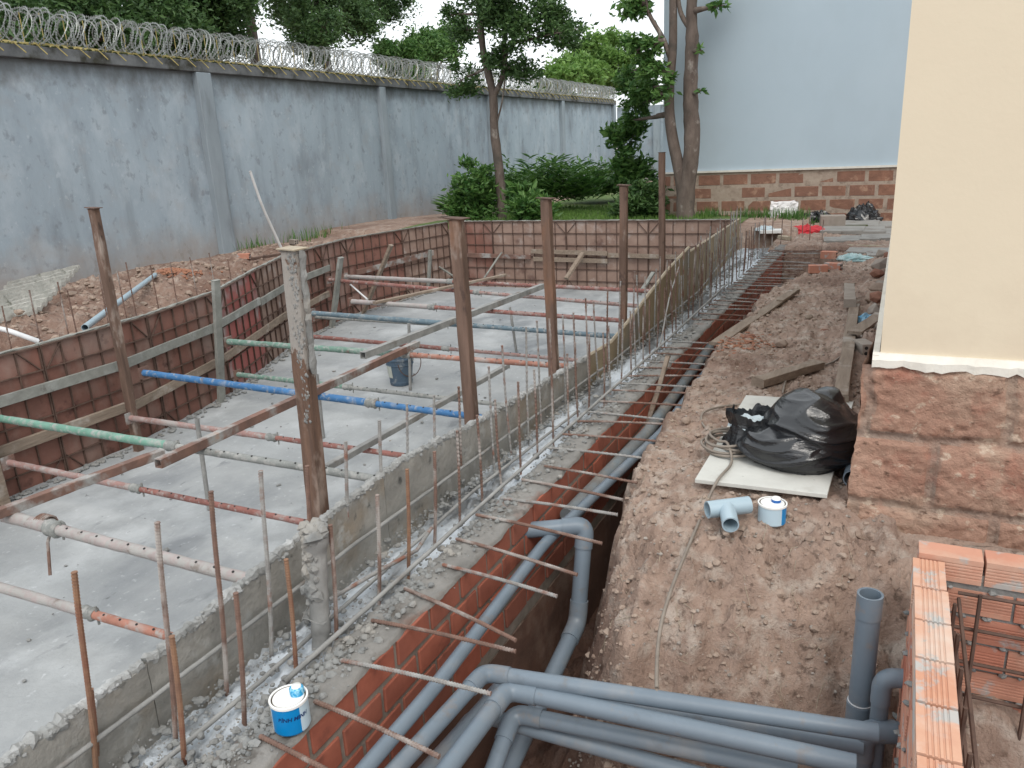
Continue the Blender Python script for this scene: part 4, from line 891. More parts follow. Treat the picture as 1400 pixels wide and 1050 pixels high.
g = MB(); g.grid(blob((-.26, 3.5, ZB+.115), .20, .22, .175, 3, .014, 170, 110)[::-1], closed_v=True); g.grid(blob((-.33, 3.42, ZB+.07), .225, .18, .105, 8, .012, 170, 100)[::-1], closed_v=True)
g.grid(blob((-.235, 3.60, ZB+.16), .13, .12, .13, 21, .012, 110, 80)[::-1], closed_v=True)
g.build('bag_body', MAT['bag'], bg, smooth=True)
g = MB(); P = []
for i in range(15):
    t = i/14; row = []
    for j in range(90):
        a = 2*math.pi*j/90; rr = .105+.05*t-.02*math.sin(t*3)+.018*nz(math.cos(a)*2.2, math.sin(a)*2.2, 5+t*.8)+.01*nz(math.cos(a)*6, math.sin(a)*6, 9+t)
        row.append((-.505+rr*math.cos(a)*1.2+.03*t, 3.50+rr*math.sin(a)*.85, ZB+.02+.16*(1-t)+.022*nz(math.cos(a)*3, math.sin(a)*3, 2)*(1-t)+.015*math.sin(a*5)*(1-t)))
    P.append(row)
g.grid(P, closed_v=True); g.build('open_mouth', MAT['bag'], bg, smooth=True)
g = MB(); P = []
for i in range(24):
    r_ = i/23*.12; P.append([(-.49+r_*math.cos(a)*1.2, 3.50+r_*math.sin(a)*.8, ZB+.15+.03*nz(r_*20*math.cos(a)+3, r_*20*math.sin(a), 1)-.03*i/23) for a in np.linspace(0, 2*math.pi, 41)[:-1]])
g.grid(P, closed_v=True); g.build('paper_inside', MAT['cloth'], bg, smooth=False)
# hose
def spline(pts, k=8):
    P = [Vector(p) for p in pts]; out = []
    for i in range(len(P)-1):
        p0 = P[max(i-1, 0)]; p1, p2 = P[i], P[i+1]; p3 = P[min(i+2, len(P)-1)]
        for j in range(k):
            t = j/k; out.append(.5*((2*p1)+(-p0+p2)*t+(2*p0-5*p1+4*p2-p3)*t*t+(-p0+3*p1-3*p2+p3)*t**3))
    out.append(P[-1]); return out
cc = Pz(1000, 606, ZB+.02); hp = [HZ(*p, .012) for p in ((1172, 452), (1162, 470), (1142, 493), (1105, 505), (1078, 515), (1070, 538))]
hp2 = [HZ(*p, .012) for p in ((1012, 553), (985, 556), (962, 564), (960, 578))]+[HZ(972, 592, .01)]
loop = []
for k in range(58):
    a = 2.3+k*2*math.pi/13; rr = .125-.012*math.sin(k*.7)-.0006*k; loop.append(Vector((cc.x+rr*math.cos(a)*1.05, cc.y-.01+rr*math.sin(a)*1.15, ZB+.010+.0009*k+.004*math.sin(k*1.3))))
hp3 = [Pz(1000, 632, ZB+.01), Pz(982, 655, ZB+.008)]+[HZ(*p, .01) for p in ((967, 685), (955, 715), (938, 755), (920, 800), (906, 845), (900, 880), (898, 915), (898, 942))]
g = MB(); g.tube(spline(hp), .0062, 8); g.tube(spline(hp2+loop[:1]), .0062, 8); g.tube(spline(loop+hp3, 6), .0062, 8)
tag(g.build('hose', MAT['hose'], smooth=True), 'thin grey hose coiled on the white board and trailing down the soil slope', 'hose')
# tee fitting
T0 = HZ(967, 697, .0); T1 = HZ(1024, 690, .0); zt_0 = max(T0.z, T1.z, HZ(997, 705).z)+.04; T0 = Pz(967, 697, zt_0); T1 = Pz(1024, 690, zt_0); T2 = Pz(998, 714, zt_0-.008); tm = T0.lerp(T1, .47)
tt = thing('tee_fitting', tm, 'pale grey plastic tee pipe fitting lying on the soil', 'pipe fitting')
g = MB(); g.pipe(T0, T1, .034, .029, 28); g.pipe(tm, T2+(T2-tm).normalized()*.02, .032, .027, 28); g.build('body', MAT['pvclight'], tt, smooth=2)
# short pipe beside bag
A_ = Pz(1166, 655, .12); tt = tag(MB.build((lambda g: (g.pipe(A_, A_+Vector((.01, .30, .0)), .039, .034, 28), g)[1])(MB()), 'pipe_offcut', MAT['pvc'], smooth=2), 'short grey pipe offcut poking out beside the black bag', 'pipe')
# glue cans
def can(c, r, h, kind, label, yaw=0, tilt=None):
    t = thing('glue_can', c, label, 'can', None); c = Vector(c)
    L1, L2 = (MAT['canblue'], MAT['canpale'])
    g = MB(); n = 64; R = []
    for z, rr in ((0, r*.965), (.004, r), (h-.006, r), (h-.002, r*1.0)): R.append([c+Vector((rr*math.cos(2*math.pi*k/n), rr*math.sin(2*math.pi*k/n), z)) for k in range(n)])
    a0, a1 = kind
    for i in range(3):
        b = len(g.v)
        g.v.extend([tuple(p) for p in R[i]+R[i+1]])
        for k in range(n):
            a = 2*math.pi*(k+.5)/n; wv = .12*math.sin(i*2.1+1.0); g.m = 0 if (a0+wv) < a < (a1+wv) else 1; g.face((b+k, b+(k+1) % n, b+n+(k+1) % n, b+n+k))
    g.m = 0; g.build('body', [L1, L2], t, smooth=2)
    g = MB(); g.lathe([(r*.99, h-.006), (r*1.045, h-.005), (r*1.055, h), (r*1.045, h+.003), (r*.96, h+.0035), (r*.93, h+.001)], c, 64); g.lathe([(r*.86, h-.0015), (r*.84, h+.002), (r*.5, h+.0025), (0, h+.0025)], c, 64); lid = g.build('lid', MAT['canwhite'], t, smooth=2)
    g = MB(); g.lathe([(r*.94, h+.001), (r*.90, h-.003), (r*.85, h-.001)], c, 64); g.build('lid_groove', MAT['canrim'], lid, smooth=2)
    return t
C1 = Pz(400, 990, .012); k1 = can(C1, .050, .088, (4.2, 5.95), 'bright blue glue can with lettering, standing on the brick capping')
g = MB(); q = C1+Vector((.014, .020, .0905)); g.lathe([(.019, 0), (.0195, .004), (.019, .018), (.016, .022), (.012, .023)], q, 24); g.rough(.002, 90); cp = g.build('cap', MAT['capcyan'], k1, smooth=True)
g = MB(); g.lathe([(.0135, .022), (.0125, .026), (0, .027)], q, 24); g.build('cap_top', MAT['canwhite'], cp, smooth=True)
C2 = HZ(1055, 711, .0); C2.z -= .004; k2 = can(C2, .053, .078, (5.6, 6.28), 'white topped glue can with a pale side, standing on the soil by the tee fitting')
g = MB(); q = C2+Vector((.012, .012, .080)); g.lathe([(.018, 0), (.0185, .004), (.0185, .012)], q, 24); cp = g.build('cap', MAT['capblue'], k2, smooth=2)
g = MB(); g.lathe([(.0185, .012), (.016, .018), (.010, .0205), (0, .021)], q, 24); g.build('cap_top', MAT['canwhite'], cp, smooth=2)
# lettering wrapped round the blue can
fc = bpy.data.curves.new('lettering', 'FONT'); fc.body = 'BÌNH MINH'; fc.size = .0165; fc.shear = .25; fc.offset = .0005
fo = bpy.data.objects.new('lettering', fc); COL.objects.link(fo); bpy.context.view_layer.update()
me = bpy.data.meshes.new_from_object(fo.evaluated_get(bpy.context.evaluated_depsgraph_get())); bpy.data.objects.remove(fo)
for v in me.vertices:
    a = 4.75+v.co.x/.0505; v.co = (.0506*math.cos(a), .0506*math.sin(a), .047+v.co.y)
me.materials.clear(); me.materials.append(MAT['canletter']); lo_ = bpy.data.objects.new('lettering', me); COL.objects.link(lo_); lo_.parent = k1; ORG[lo_] = C1

# planks and rubble on the bank
def bplank(a, b, w, h, mt, lb, z=.0, cat='plank', name='timber_plank', **k):
    A_ = HZ(*a, h/2+z); B_ = HZ(*b, h/2+z); return plank(name, A_, B_, w, h, mt, lb, cat, **k)
A_ = Pz(1168, 419, .15); B_ = Pz(1149, 546, .13); plank('timber_plank', A_, B_, .075, .05, 'wood', 'long pale timber lying beside the cream house behind the white board')
plank('timber_plank', Pz(1036, 523, .10), Pz(1119, 498, .10), .085, .05, 'wood', 'short brown timber lying behind the white board')
plank('timber_plank', Pz(1086, 398, .10), Pz(978, 470, .06), .09, .02, 'wood', 'long weathered plank overhanging the trench edge')
plank('timber_plank', Pz(1090, 396, .12), Pz(1066, 412, .10), .05, .02, 'wood', 'short broken plank beside the end of the overhanging plank')
plank('timber_plank', Pz(1161, 392, .19), Pz(1162, 415, .20), .085, .06, 'greyblock', 'short grey wooden block at the far end of the long pale timber', 'block')
def hollow(c, L_, rotz, lb, mt='obrick', sx=.085, tilt=0, holes=(2, 2), grp='perforated bricks lying about'):
    t = thing('perforated_brick', c, lb, 'brick', grp); R3 = Matrix.Rotation(rotz, 3, 'Z') @ Matrix.Rotation(tilt, 3, 'X'); c = Vector(c)
    g = MB(); N = 9; g.box(c+Vector((0, 0, sx/2)), (sx, L_, sx), R3); g.build('body', MAT[mt], t, bevel=.004)
    g = MB()
    for i in range(holes[0]):
        for j in range(holes[1]):
            q = Vector(((i-.5)*sx*.42, -L_/2, (j-.5)*sx*.42)); g.tube([c+Vector((0, 0, sx/2))+R3 @ q+R3 @ Vector((0, .02, 0)), c+Vector((0, 0, sx/2))+R3 @ q+R3 @ Vector((0, -.0012, 0))], sx*.14, 10)
    g.build('holes', MAT['dark'], t)
hollow(HZ(1180, 484), .16, .45, 'pinkish brown brick with four holes beside the long pale timber', mt='greyblock')
hollow(HZ(1118, 373), .19, 1.8, 'orange brick, left one of the two lower bricks at the far trench end')
hollow(HZ(1139, 370), .17, 1.25, 'orange brick, right one of the two lower bricks at the far trench end')
q = HZ(1131, 362); hollow((q.x, q.y+.15, q.z+.05), .17, 1.4, 'orange brick lying topmost of the three at the far trench end')
q = Pz(334, 354, .03); hollow(q, .2, 1.9, 'perforated brick in the soil at the foot of the grey wall')
q = Pz(402, 334, .05); hollow(q, .2, 1.2, 'pinkish perforated brick near the white bent pipe', mt='greyblock')
q = Pz(370, 345, .03); plank('timber_plank', Pz(345, 354, .05), Pz(400, 345, .05), .06, .04, 'rib', 'dark stick lying beside the perforated brick at the grey wall')
def rock(px, py, r, mt, lb, fl=.8):
    p = HZ(px, py, r*.4); g = MB(); g.stone(p, r, fl); tag(g.build('stone', MAT[mt], bevel=.006), lb, 'stone')
rock(1025, 462, .05, 'redstone', 'reddish lump of stone on the orange stained soil')
rock(1068, 470, .055, 'clod', 'brown clod of soil right of the reddish stone')
rock(1128, 455, .05, 'redstone', 'broken reddish brick lump in the middle of the bank')
rock(1106, 434, .04, 'wood', 'pale chip of wood on the bank')
rock(938, 575, .03, 'clod', 'small pale chip at the edge of the bank near the hose bend')
g = MB(); q = HZ(1015, 470)
for _ in range(260):
    x, y = q.x+random.gauss(0, .10), q.y+random.gauss(0, .16); g.stone((x, y, H(x, y)+.001), random.uniform(.006, .02), .3)
tag(g.build('orange_crumbs', MAT['orsoil'], origin=q), 'orange crumbled brick dust on the bank', 'crumbs', kind='stuff')
# crumpled plastics
def crumple(px, py, r, mt, lb, h=.08, n=26, cat='plastic bag', fl=1., name='crumpled_plastic', z=None, asp=1.):
    c = HZ(px, py) if z is None else Pz(px, py, z); P = []
    for i in range(n):
        ph = i/(n-1); P.append([])
        for j in range(n):
            a = 2*math.pi*j/n; rr = r*math.sin(ph*math.pi/2)*(1+.35*nz(math.cos(a)*2+px, math.sin(a)*2, ph*2)); zz = h*math.cos(ph*math.pi/2)*(1+.45*nz(math.sin(ph*1.57)*math.cos(a)*3, math.sin(ph*1.57)*math.sin(a)*3+py, ph*2))
            P[-1].append((c.x+rr*math.cos(a)*asp, c.y+rr*math.sin(a), c.z+max(.002, zz+.10*h*nz(rr*20/max(r, .05)*.1, math.cos(a)*2, py))))
    g = MB(); g.grid(P, closed_v=True); return tag(g.build(name, MAT[mt]), lb, cat)
crumple(1183, 441, .06, 'bluep', 'blue and white plastic packet by the long pale timber', .06)
crumple(1166, 356, .13, 'cyanp', 'pale cyan and white plastic sheet on the far bank', .07, asp=1.6)
crumple(1103, 318, .28, 'redp', 'bright red plastic lying near the far house', .10, asp=1.1)
crumple(1180, 303, .27, 'bag', 'black crumpled bag piled against the far plinth', .26)
crumple(1118, 303, .25, 'bag', 'low black bag left of the cardboard box', .16, asp=1.2)
crumple(1046, 315, .15, 'cloth', 'crumpled pale sheet at the corner of the pit', .06)
g = MB(); g.box(Pz(1054, 316, .10), (.32, .22, .05), Matrix.Rotation(.2, 3, 'Z')); tag(g.build('white_box', MAT['canwhite'], bevel=.005), 'flat white box on the soil behind the corner of the pit', 'box')
q = Py(1070, 287, 14.45); g = MB(); P = []
for i in range(14):
    P.append([(q.x-.22+.46*(j/13)+.03*nz(i*.3, j*.3), q.y+.04*nz(i*.4, j*.4, 3)+.1*(i/13), q.z-.16-.0*j+.30*(i/13)-.08*((1-i/13)*j/13)+.03*nz(i*.3, j*.4, 7)) for j in range(14)])
g.grid(P); mw = M('printed_sack', (.72,.70,.70), (.66,.64,.64), 5, .6, .4, 20, layers=[((.55,.12,.16), 6, .58, .64)]); tag(g.build('printed_sack', mw), 'white sack with red print lying on the weeds by the plinth', 'sack')
g = MB(); g.box(Pz(1138, 304, .14), (.36, .26, .22), Matrix.Rotation(.15, 3, 'Z')); tag(g.build('cardboard_box', MAT['greyblock'], bevel=.006), 'grey brown cardboard box standing by the far plinth', 'box')
plank('timber_plank', Pz(1128, 311, .05), Pz(1186, 310, .05), .08, .06, 'moss', 'dark green painted bar lying in front of the cardboard box')
plank('timber_plank', Pz(1158, 336, .05), Pz(1208, 337, .05), .05, .03, 'plyedge', 'thin pale strip lying on the far paving')
plank('timber_plank', Pz(1066, 324, .05), Pz(1080, 326, .05), .07, .05, 'plyedge', 'short pale block lying before the red plastic')
# paving
k = 0
for (px, py, w, d, rz) in ((1205, 352, .34, .4, .1), (1188, 348, .5, .45, -.05), (1222, 352, .3, .4, 0), (1150, 331, .45, .4, .1), (1176, 328, .55, .42, -.1), (1204, 327, .5, .45, .05), (1152, 318, .6, .7, 0), (1180, 318, .6, .7, .04), (1208, 318, .6, .7, -.03), (1165, 308, .8, .8, 0), (1200, 308, .8, .8, 0)):
    k += 1; p = Pz(px, py, .03); z0 = max(H(p.x, p.y), .02)+.012; g = MB(); g.box((p.x, p.y, z0), (w, d, .05), Matrix.Rotation(rz, 3, 'Z')); g.rough(.008, 5)
    tag(g.build('paving_slab', MAT['paving'], bevel=.006), '%s grey paving slab from the near end beside the cream house' % ordn(k), 'paving slab', 'paving slabs by the far house')
# broken stones by the house foot
for k in range(16):
    x = random.uniform(-.14, .0); y = 5.9+k*.24; r_ = random.uniform(.05, .10); g = MB(); g.stone((x, y, H(x, y)+r_*.3), r_, .8)
    tag(g.build('stone', MAT[random.choice(('greyblock', 'redstone', 'clod'))], bevel=.005), '%s stone from the camera in the heap at the foot of the cream house' % ordn(k+1), 'stone', 'stones heaped by the cream house')
plank('timber_plank', HZ(1168, 455, .06), HZ(1205, 430, .10), .09, .02, 'wood', 'short board sloping out from the foot of the cream house')
# small hand tool right of the board
tl = thing('brush', Pz(1172, 572, .12), 'small brush with a dark handle lying right of the white board', 'brush')
g = MB(); a_, b_ = Pz(1166, 577, .12), Pz(1177, 568, .13); g.tube([a_, a_.lerp(b_, .5), b_], [.02, .024, .012], 8); g.build('head', MAT['greyblock'], tl, smooth=True)
g = MB(); g.tube([b_, Pz(1190, 557, .15)], [.009, .010], 8); g.build('handle', MAT['canletter'], tl, smooth=True)

# clods and pebbles on the bank
g = MB(); gp = MB(); gs = MB()
for _ in range(6500):
    y = 2.1+8.3*random.random()**2.1; x = random.uniform(-1.05, .06)
    z = H(x, y); s = .0025+.013*random.random()**5
    if z < -.75: continue
    g.stone((x, y, z+s*.1), s*1.3, .7)
for _ in range(900):
    y = 2.2+7*random.random()**2; x = random.uniform(-1.0, .05); gp.stone((x, y, H(x, y)+.002), random.uniform(.003, .009), .7)
for _ in range(3000):
    y = random.uniform(2, 11); x = xpool(y)-random.uniform(.2, 3.2); s = .008+.034*random.random()**4
    if x > -10.2: g.stone((x, y, H(x, y)+s*.1), s*1.3, .7)
tag(g.build('soil_clods', MAT['clod'], origin=(-.5, 4, 0)), 'brown clods and crumbs of soil on the banks', 'soil clods', kind='stuff')
tag(gp.build('pebbles', MAT['cloud_grey'], origin=(-.5, 4, 0)), 'small pale pebbles in the soil of the right bank', 'pebbles', kind='stuff')
for _ in range(260):
    y = 2.4+7*random.random()**1.6; x = random.uniform(-1.0, .0); a = random.uniform(0, 3.14); L_ = random.uniform(.02, .08); z = H(x, y)+.004
    x2, y2 = x+L_*math.cos(a), y+L_*math.sin(a); xm, ym = (x+x2)/2+random.uniform(-.015, .015), (y+y2)/2
    gs.tube([(x, y, z), (xm, ym, H(xm, ym)+.008), (x2, y2, H(x2, y2)+.003)], .0010, 4, caps=False)
tag(gs.build('straw', MAT['plyedge'], origin=(-.5, 4, 0)), 'bits of dry straw and roots on the right bank', 'straw', kind='stuff')

# ------------------------------------------------------------------ bucket
B = Pz(549, 524, ZS+.005); bk = thing('bucket', B, 'dusty blue bucket with a pale label standing on the pool floor', 'bucket')
g = MB(); r0, r1, hh = .115, .15, .30; g.lathe([(0, .004), (r0-.004, .004), (r1-.005, hh), (r1, hh), (r1+.008, hh), (r1+.008, hh-.02), (r1, hh-.022), (r1-.008, hh-.07), (r1, hh-.074), (r1-.01, hh-.08), (r0+.004, .04), (r0+.008, .036), (r0, 0), (0, 0)], B, 40); g.build('body', MAT['bucket'], bk, smooth=2)
g = MB(); P = []
for z in (.09, .23): P.append([(B.x+(r0+(r1-r0)*z/hh+.003)*math.cos(a), B.y+(r0+(r1-r0)*z/hh+.003)*math.sin(a), B.z+z) for a in np.linspace(3.5, 4.6, 12)])
g.grid(P); g.build('label_patch', MAT['label'], bk)
g = MB(); g.tube([B+Vector((r1*math.cos(a)*.3+.14, r1*math.sin(a)*.2-.02+r1*math.cos(a), .23+.17*math.sin(a)*-1 if False else .26-.17*abs(math.sin(a)))) for a in np.linspace(0, math.pi, 20)], .005, 6); g.build('handle', MAT['rib'], bk)

# ------------------------------------------------------------------ left soil bank things
cs_ = [Pz(-40, 446, .16), Pz(50, 424, .10), Pz(109, 362, .36), Pz(12, 386, .42)]
g = MB(); P = []
for i in range(31):
    row = []
    for j in range(41):
        u, v = i/30, j/40; p = cs_[0].lerp(cs_[1], u).lerp(cs_[3].lerp(cs_[2], u), v); row.append(p+Vector((0, 0, .018*math.sin(v*60)+.010*nz(u*6, v*9))))
    P.append(row)
g.grid(P); g.grid([[p-Vector((0, 0, .04)) for p in r] for r in P][::-1])
E_ = [r[0] for r in P]+P[-1][1:]+[r[-1] for r in P[::-1]][1:]+P[0][::-1][1:]; g.grid([[p for p in E_], [p-Vector((0, 0, .04)) for p in E_]])
tag(g.build('corrugated_sheet', MAT['sheet'], smooth=False), 'mossy grey corrugated sheet leaning at the foot of the grey wall, far left', 'sheet')
A_ = Px(116, 448, xpool(5)-.1); B2 = Pz(212, 376, .12); g = MB(); g.pipe(A_, B2, .03, .026, 16); tag(g.build('drain_pipe', MAT['pvclight'], smooth=2), 'pale grey pipe lying up the soil behind the left pit wall', 'pipe')
A_ = Px(-30, 443, -7.0); B2 = Px(56, 468, -6.25); g = MB(); g.tube(bend([A_, A_.lerp(B2, .5)+Vector((0, 0, .02)), B2]), .022, 10); tag(g.build('drain_pipe', MAT['wpipe'], smooth=True), 'white pipe at the left edge crossing the soil', 'pipe')
q = Pz(385, 340, .08); ps = spline([Px(385, 340, q.x), Px(374, 316, q.x), Px(360, 285, q.x), Px(349, 255, q.x), Px(342, 234, q.x)]); g = MB(); g.tube(ps, .022, 8); tag(g.build('bent_white_pipe', MAT['wpipe'], smooth=True), 'thin white pipe standing bent against the grey wall', 'pipe')
plank('timber_plank', Pz(95, 392, .0), Pz(185, 383, .05), .12, .03, 'rib', 'dark plank lying on the soil beside the corrugated sheet')
g = MB(); q = Pz(235, 378, .0)
for _ in range(500): a_ = random.gauss(0, .14); b_ = random.gauss(0, .14); g.stone((q.x+a_*1.6, q.y+b_, .02+.09*math.exp(-(a_*a_+b_*b_)*18)), random.uniform(.008, .03), .6)
tag(g.build('orange_sand', MAT['orsoil'], origin=q), 'small heap of orange earth at the foot of the grey wall', 'sand', kind='stuff')

# ------------------------------------------------------------------ vegetation
def leaves(g, C, size, asp=.42, up=.3, droop=0):
    C = np.asarray(C); n = len(C); d = rng.normal(size=(n, 3)); d[:, 2] = d[:, 2]*.6+up-droop; d /= np.linalg.norm(d, axis=1)[:, None]
    s = rng.normal(size=(n, 3)); s -= d*(s*d).sum(1)[:, None]; s /= np.linalg.norm(s, axis=1)[:, None]
    nrm = np.cross(d, s); L_ = size*rng.uniform(.6, 1.35, n)[:, None]; w = L_*asp*.5
    a = C; b1 = C+d*L_*.45+s*w+nrm*L_*.06; b2 = C+d*L_*.45-s*w+nrm*L_*.06; t = C+d*L_-nrm*L_*.05
    k = len(g.v); V = np.stack([a, b1, t, b2], 1).reshape(-1, 3); g.v.extend(map(tuple, V.tolist()))
    tt = rng.random(n)
    for i in range(n): g.f.append((k+4*i, k+4*i+1, k+4*i+2, k+4*i+3)); g.mi.append(0); g.t.append(float(tt[i]))
def limb(g, a, b, r0, r1, w=.08, n=10, seed=0):
    a = Vector(a); b = Vector(b); L_ = (b-a).length; ps = []
    for k in range(n+1):
        t = k/n; p = a.lerp(b, t)+Vector((nz(t*2.1, seed), nz(t*2.1, seed+9), 0))*w*L_*math.sin(math.pi*t)**.7; ps.append(p)
    g.tube(ps, [r0+(r1-r0)*k/n for k in range(n+1)], 9); return ps
def tree(name, base, trunk, rt, cents, nl, size, mt, label, cat='tree', asp=.42, spread=.6, barkm='bark', sub=9, extra=None, droop=0, up=.3):
    """trunk: list of points from the base up; cents: (centre, radius) of the crown's masses"""
    t = thing(name, base, label, cat); g = MB(); P = [Vector(p) for p in trunk]; sp_ = spline(P, 6); N = len(sp_)
    g.tube(sp_, [rt*(1-.55*k/N)*(1+.06*nz(k*.5, 1)) for k in range(N)], 12); g.rough(rt*.12, 6)
    exq = []
    if extra:
        for ex, r_ in extra: q = spline(ex, 6); exq += q[len(q)//4:]; g.tube(q, [r_*(1-.5*k/len(q)) for k in range(len(q))], 10)
    pts = []; tot = sum(r_**2.2 for c, r_ in cents)
    for c, r_ in cents:
        c = Vector(c); near = min(sp_[N//3:]+exq, key=lambda q: (q-c).length); limb(g, near, c, rt*.35, rt*.10, seed=c.x)
        m = int(nl*(r_**2.2)/tot)
        for j in range(sub):
            v = Vector(rng.normal(size=3).tolist()); v = v.normalized()*r_*random.uniform(.35, 1.0); v.z *= .8; e = c+v
            limb(g, c, e, rt*.10, rt*.03, seed=j); k = int(m/sub); cr = r_*random.uniform(.25, .5)
            ofs = rng.normal(size=(k, 3))*cr*np.array([.55, .55, .42]); pts.append(np.array(e)+ofs)
            # along twigs
            for q in range(3):
                e2 = e+Vector(rng.normal(size=3).tolist())*cr*.8; kk = k//8; tq = rng.random((kk, 1)); pts.append(np.array(e)*(1-tq)+np.array(e2)*tq+rng.normal(size=(kk, 3))*.06)
    g.build('trunk', MAT[barkm], t, smooth=True)
    g = MB(); leaves(g, np.concatenate(pts), size, asp, up, droop); g.build('crown', MAT[mt], t)
    return t
def C(px, py, y, r): return (Py(px, py, y), r)
# dark trees outside the wall, top left
def CX(px, py, x, r): return (Px(px, py, x), r)
b_ = Px(60, 0, -14.5); tree('leafy_tree', (b_.x, b_.y, 0), [(b_.x, b_.y, 0), (b_.x+.2, b_.y, 2.5), (b_.x, b_.y+.2, 5)], .22, [CX(10, 10, -14, 1.1), CX(100, 25, -14.5, 1.3), CX(180, 20, -14.5, 1.2), CX(60, -70, -14.5, 1.6), CX(190, -60, -15, 1.4), CX(140, 55, -13.6, .8), CX(30, 50, -13, .7)], 30000, .13, 'leafd', 'dark dense tree over the razor wire at the top left corner')
b_ = Px(330, 0, -15); tree('leafy_tree', (b_.x, b_.y, 0), [(b_.x, b_.y, 0), (b_.x+.2, b_.y, 3), (b_.x, b_.y+.2, 6)], .2, [CX(260, 20, -15, 1.3), CX(225, 60, -14, .9), CX(300, 50, -14.5, .8), CX(290, -40, -15, 1.4)], 22000, .13, 'leafd', 'dark tree over the wall left of the gap with bright sky')
b_ = Px(430, 0, -16); tree('leafy_tree', (b_.x, b_.y, 0), [(b_.x, b_.y, 0), (b_.x+.2, b_.y, 3), (b_.x, b_.y+.2, 6)], .2, [CX(370, -10, -15, .8), CX(420, 10, -15.5, 1.3), CX(470, 20, -15.5, 1.2), CX(440, 50, -14.5, .9), CX(530, 15, -16, .9), CX(480, -50, -16, 1.6)], 26000, .13, 'leafd', 'dark tree over the wall between the sky gap and the thin trunk')
b_ = Px(590, 60, -16); tree('leafy_tree', (b_.x, b_.y, 0), [(b_.x, b_.y, 0), (b_.x, b_.y, 2.5), (b_.x+.1, b_.y, 4)], .15, [CX(600, 65, -15, 1.0), CX(565, 90, -14.5, .8), CX(615, 45, -16, .7), CX(540, 75, -15.5, .9)], 14000, .15, 'leafm', 'medium green tree above the wall left of the thin trunk')
b_ = Px(820, 100, -17); tree('leafy_tree', (b_.x, b_.y, 0), [(b_.x, b_.y, 0), (b_.x, b_.y, 2.5), (b_.x+.1, b_.y, 5)], .2, [CX(815, 80, -16, 1.5), CX(790, 100, -15, 1.2), CX(850, 100, -15, 1.3), CX(835, 65, -16.5, 1.0), CX(765, 115, -14, .9)], 16000, .26, 'leafl', 'bright green tree above the far end of the wall')
# thin trunk tree in front of the wall
b_ = Pz(686, 302, .12); Yt = b_.y
tree('slender_tree', b_, [Py(686, 302, Yt), Py(683, 240, Yt), Py(676, 180, Yt), Py(674, 130, Yt), Py(664, 85, Yt), Py(657, 40, Yt), Py(655, -30, Yt), Py(650, -110, Yt)], .10,
     [C(700, 25, Yt, .75), C(690, 85, Yt, .45), C(735, 25, Yt-.2, .6), C(765, 45, Yt-.3, .42), C(640, 40, Yt+.2, .32), C(700, -40, Yt, 1.0), C(630, 110, Yt, .4), C(720, 95, Yt, .35), C(620, 20, Yt, .25), C(650, -60, Yt, .8), C(785, 40, Yt, .2)], 15000, .10, 'leafd', 'slender tree with a thin trunk in front of the grey wall',
     extra=[([Py(676, 130, Yt), Py(688, 100, Yt), Py(690, 50, Yt), Py(688, -40, Yt)], .055), ([Py(680, 165, Yt), Py(688, 130, Yt), Py(695, 60, Yt)], .02)])
# forked tree by the house
b_ = Py(938, 300, 14.2); Yt = 14.2; b_.z = .05
tree('forked_tree', b_, [Py(937, 300, Yt), Py(938, 262, Yt), Py(946, 200, Yt), Py(944, 130, Yt), Py(946, 60, Yt), Py(946, 5, Yt), Py(955, -80, Yt)], .17,
     [C(868, 70, Yt-.2, .26), C(888, 95, Yt-.2, .24), C(882, 120, Yt+.4, .28), C(876, 140, Yt+.8, .27), C(862, 165, Yt+.9, .22), C(870, 8, Yt, .26), C(905, 128, Yt-.35, .13), C(912, 105, Yt-.35, .12), C(893, 60, Yt-.2, .16), C(890, -80, Yt, .6), C(985, -60, Yt, .4), C(982, 8, Yt-.2, .12), C(957, 68, Yt-.2, .06), C(957, 124, Yt-.2, .05), C(858, 105, Yt+1, .28)], 6000, .13, 'leafm', 'forked tree with two stout trunks in front of the pale blue house',
     extra=[([Py(935, 275, Yt), Py(930, 240, Yt), Py(918, 180, Yt), Py(915, 130, Yt), Py(920, 60, Yt), Py(920, -20, Yt)], .12), ([Py(917, 80, Yt), Py(905, 50, Yt), Py(888, 20, Yt), Py(880, -10, Yt)], .05), ([Py(944, 40, Yt), Py(930, 15, Yt), Py(925, -30, Yt)], .05)], droop=.5)
# shrubs
def shrub(px, py, y, cents, n, size, mt, label, name='shrub', asp=.4, up=.3, cat='shrub', droop=0):
    b = Py(px, py, y); b.z = .1; P = [b, b.lerp(Py(*cents[0][:2], y), .5), Py(*cents[0][:2], y)]
    return tree(name, b, P, .03, [C(a, b2, y+dy, r_) for a, b2, dy, r_ in cents], n, size, mt, label, cat, asp, sub=10, up=up, droop=droop)
shrub(648, 300, 14.1, [(655, 255, 0, .42), (660, 285, 0, .4), (640, 280, 0, .35), (662, 240, 0, .25), (632, 290, .0, .25), (640, 225, 0, .18), (625, 262, 0, .2)], 3600, .12, 'leafm', 'leafy shrub crowding the foot of the slender tree')
shrub(730, 300, 13.5, [(725, 288, 0, .33), (712, 268, .3, .25), (742, 292, 0, .22)], 1900, .17, 'leafm', 'light green bush right of the slender trunk, nearest the pit', up=.6)
shrub(856, 290, 15.5, [(856, 215, 0, .35), (850, 185, 0, .28), (866, 175, 0, .25), (858, 245, 0, .3), (878, 235, 0, .25)], 1500, .16, 'leafm', 'upright bush with glossy leaves left of the forked tree')
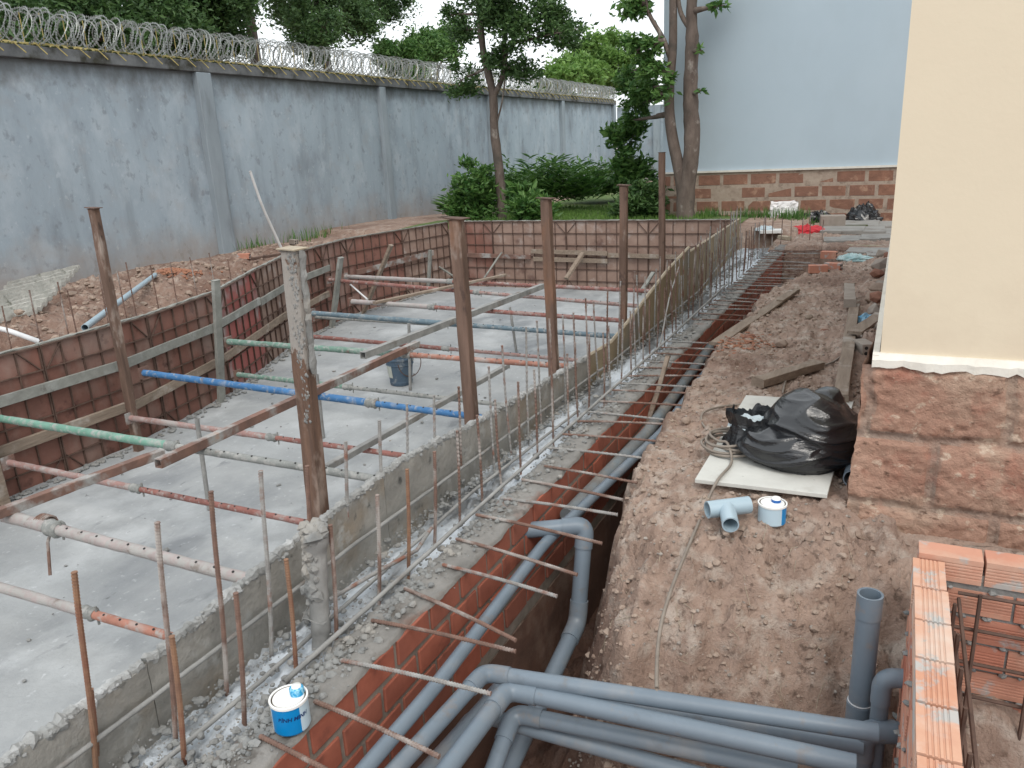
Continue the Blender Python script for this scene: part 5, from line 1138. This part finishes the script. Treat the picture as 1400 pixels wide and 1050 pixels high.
shrub(875, 300, 14.6, [(878, 270, 0, .4), (860, 285, 0, .3), (888, 290, 0, .3)], 3200, .12, 'leafd', 'dark low bush at the foot of the forked tree')
# strap leaved clump
def strap(cx, cy, rx, ry, n, L_, label, mt='leafm'):
    t = thing('strap_leaf_clump', (cx, cy, .1), label, 'plant'); g = MB()
    for _ in range(n):
        a = random.uniform(0, 6.28); q = random.random()**.5; x, y = cx+rx*q*math.cos(a), cy+ry*q*math.sin(a); hgt = random.uniform(.3, 1)**.7*L_*(1-.3*q); th_ = random.uniform(0, 6.28)
        # a stalk with leaves in two ranks
        tip = Vector((x+.6*hgt*math.cos(th_), y+.6*hgt*math.sin(th_), .1+hgt*.95)); b0 = Vector((x, y, .08)); mid = b0.lerp(tip, .5)+Vector((0, 0, .12*hgt))
        for k in range(8):
            u = .25+.75*k/7; c = b0*(1-u)**2+mid*2*u*(1-u)+tip*u*u; sg = 1 if k % 2 else -1
            dr = Vector((math.cos(th_+sg*1.1), math.sin(th_+sg*1.1), .35+.3*random.random())).normalized(); sd_ = dr.cross(Vector((0, 0, 1))).normalized(); l = random.uniform(.22, .42); w = l*.085
            i = len(g.v); g.v += [tuple(c), tuple(c+dr*l*.5+sd_*w+Vector((0, 0, .01))), tuple(c+dr*l+Vector((0, 0, -.05))), tuple(c+dr*l*.5-sd_*w)]; g.tt = random.random(); g.face((i, i+1, i+2, i+3))
    g.build('foliage', MAT[mt], t); return t
q = Pz(757, 285, .1); strap(q.x-.25, q.y+.3, 1.15, .6, 300, 1.4, 'large clump of long leaved plants against the grey wall', 'leafm')
q = Pz(808, 275, .1); strap(q.x, q.y+.6, .7, .7, 200, 1.05, 'darker clump of long leaved plants towards the wall corner', 'leafd')
q = Pz(628, 296, .1); strap(q.x, q.y, .35, .25, 60, .55, 'small light green clump left of the leafy shrub', 'leafm')
q = Pz(712, 270, .1); strap(q.x, q.y, .45, .35, 110, .85, 'fresh green fern like clump behind the slender trunk', 'leafl')
print('objects', len(bpy.data.objects), 'faces', sum(len(m.polygons) for m in bpy.data.meshes))
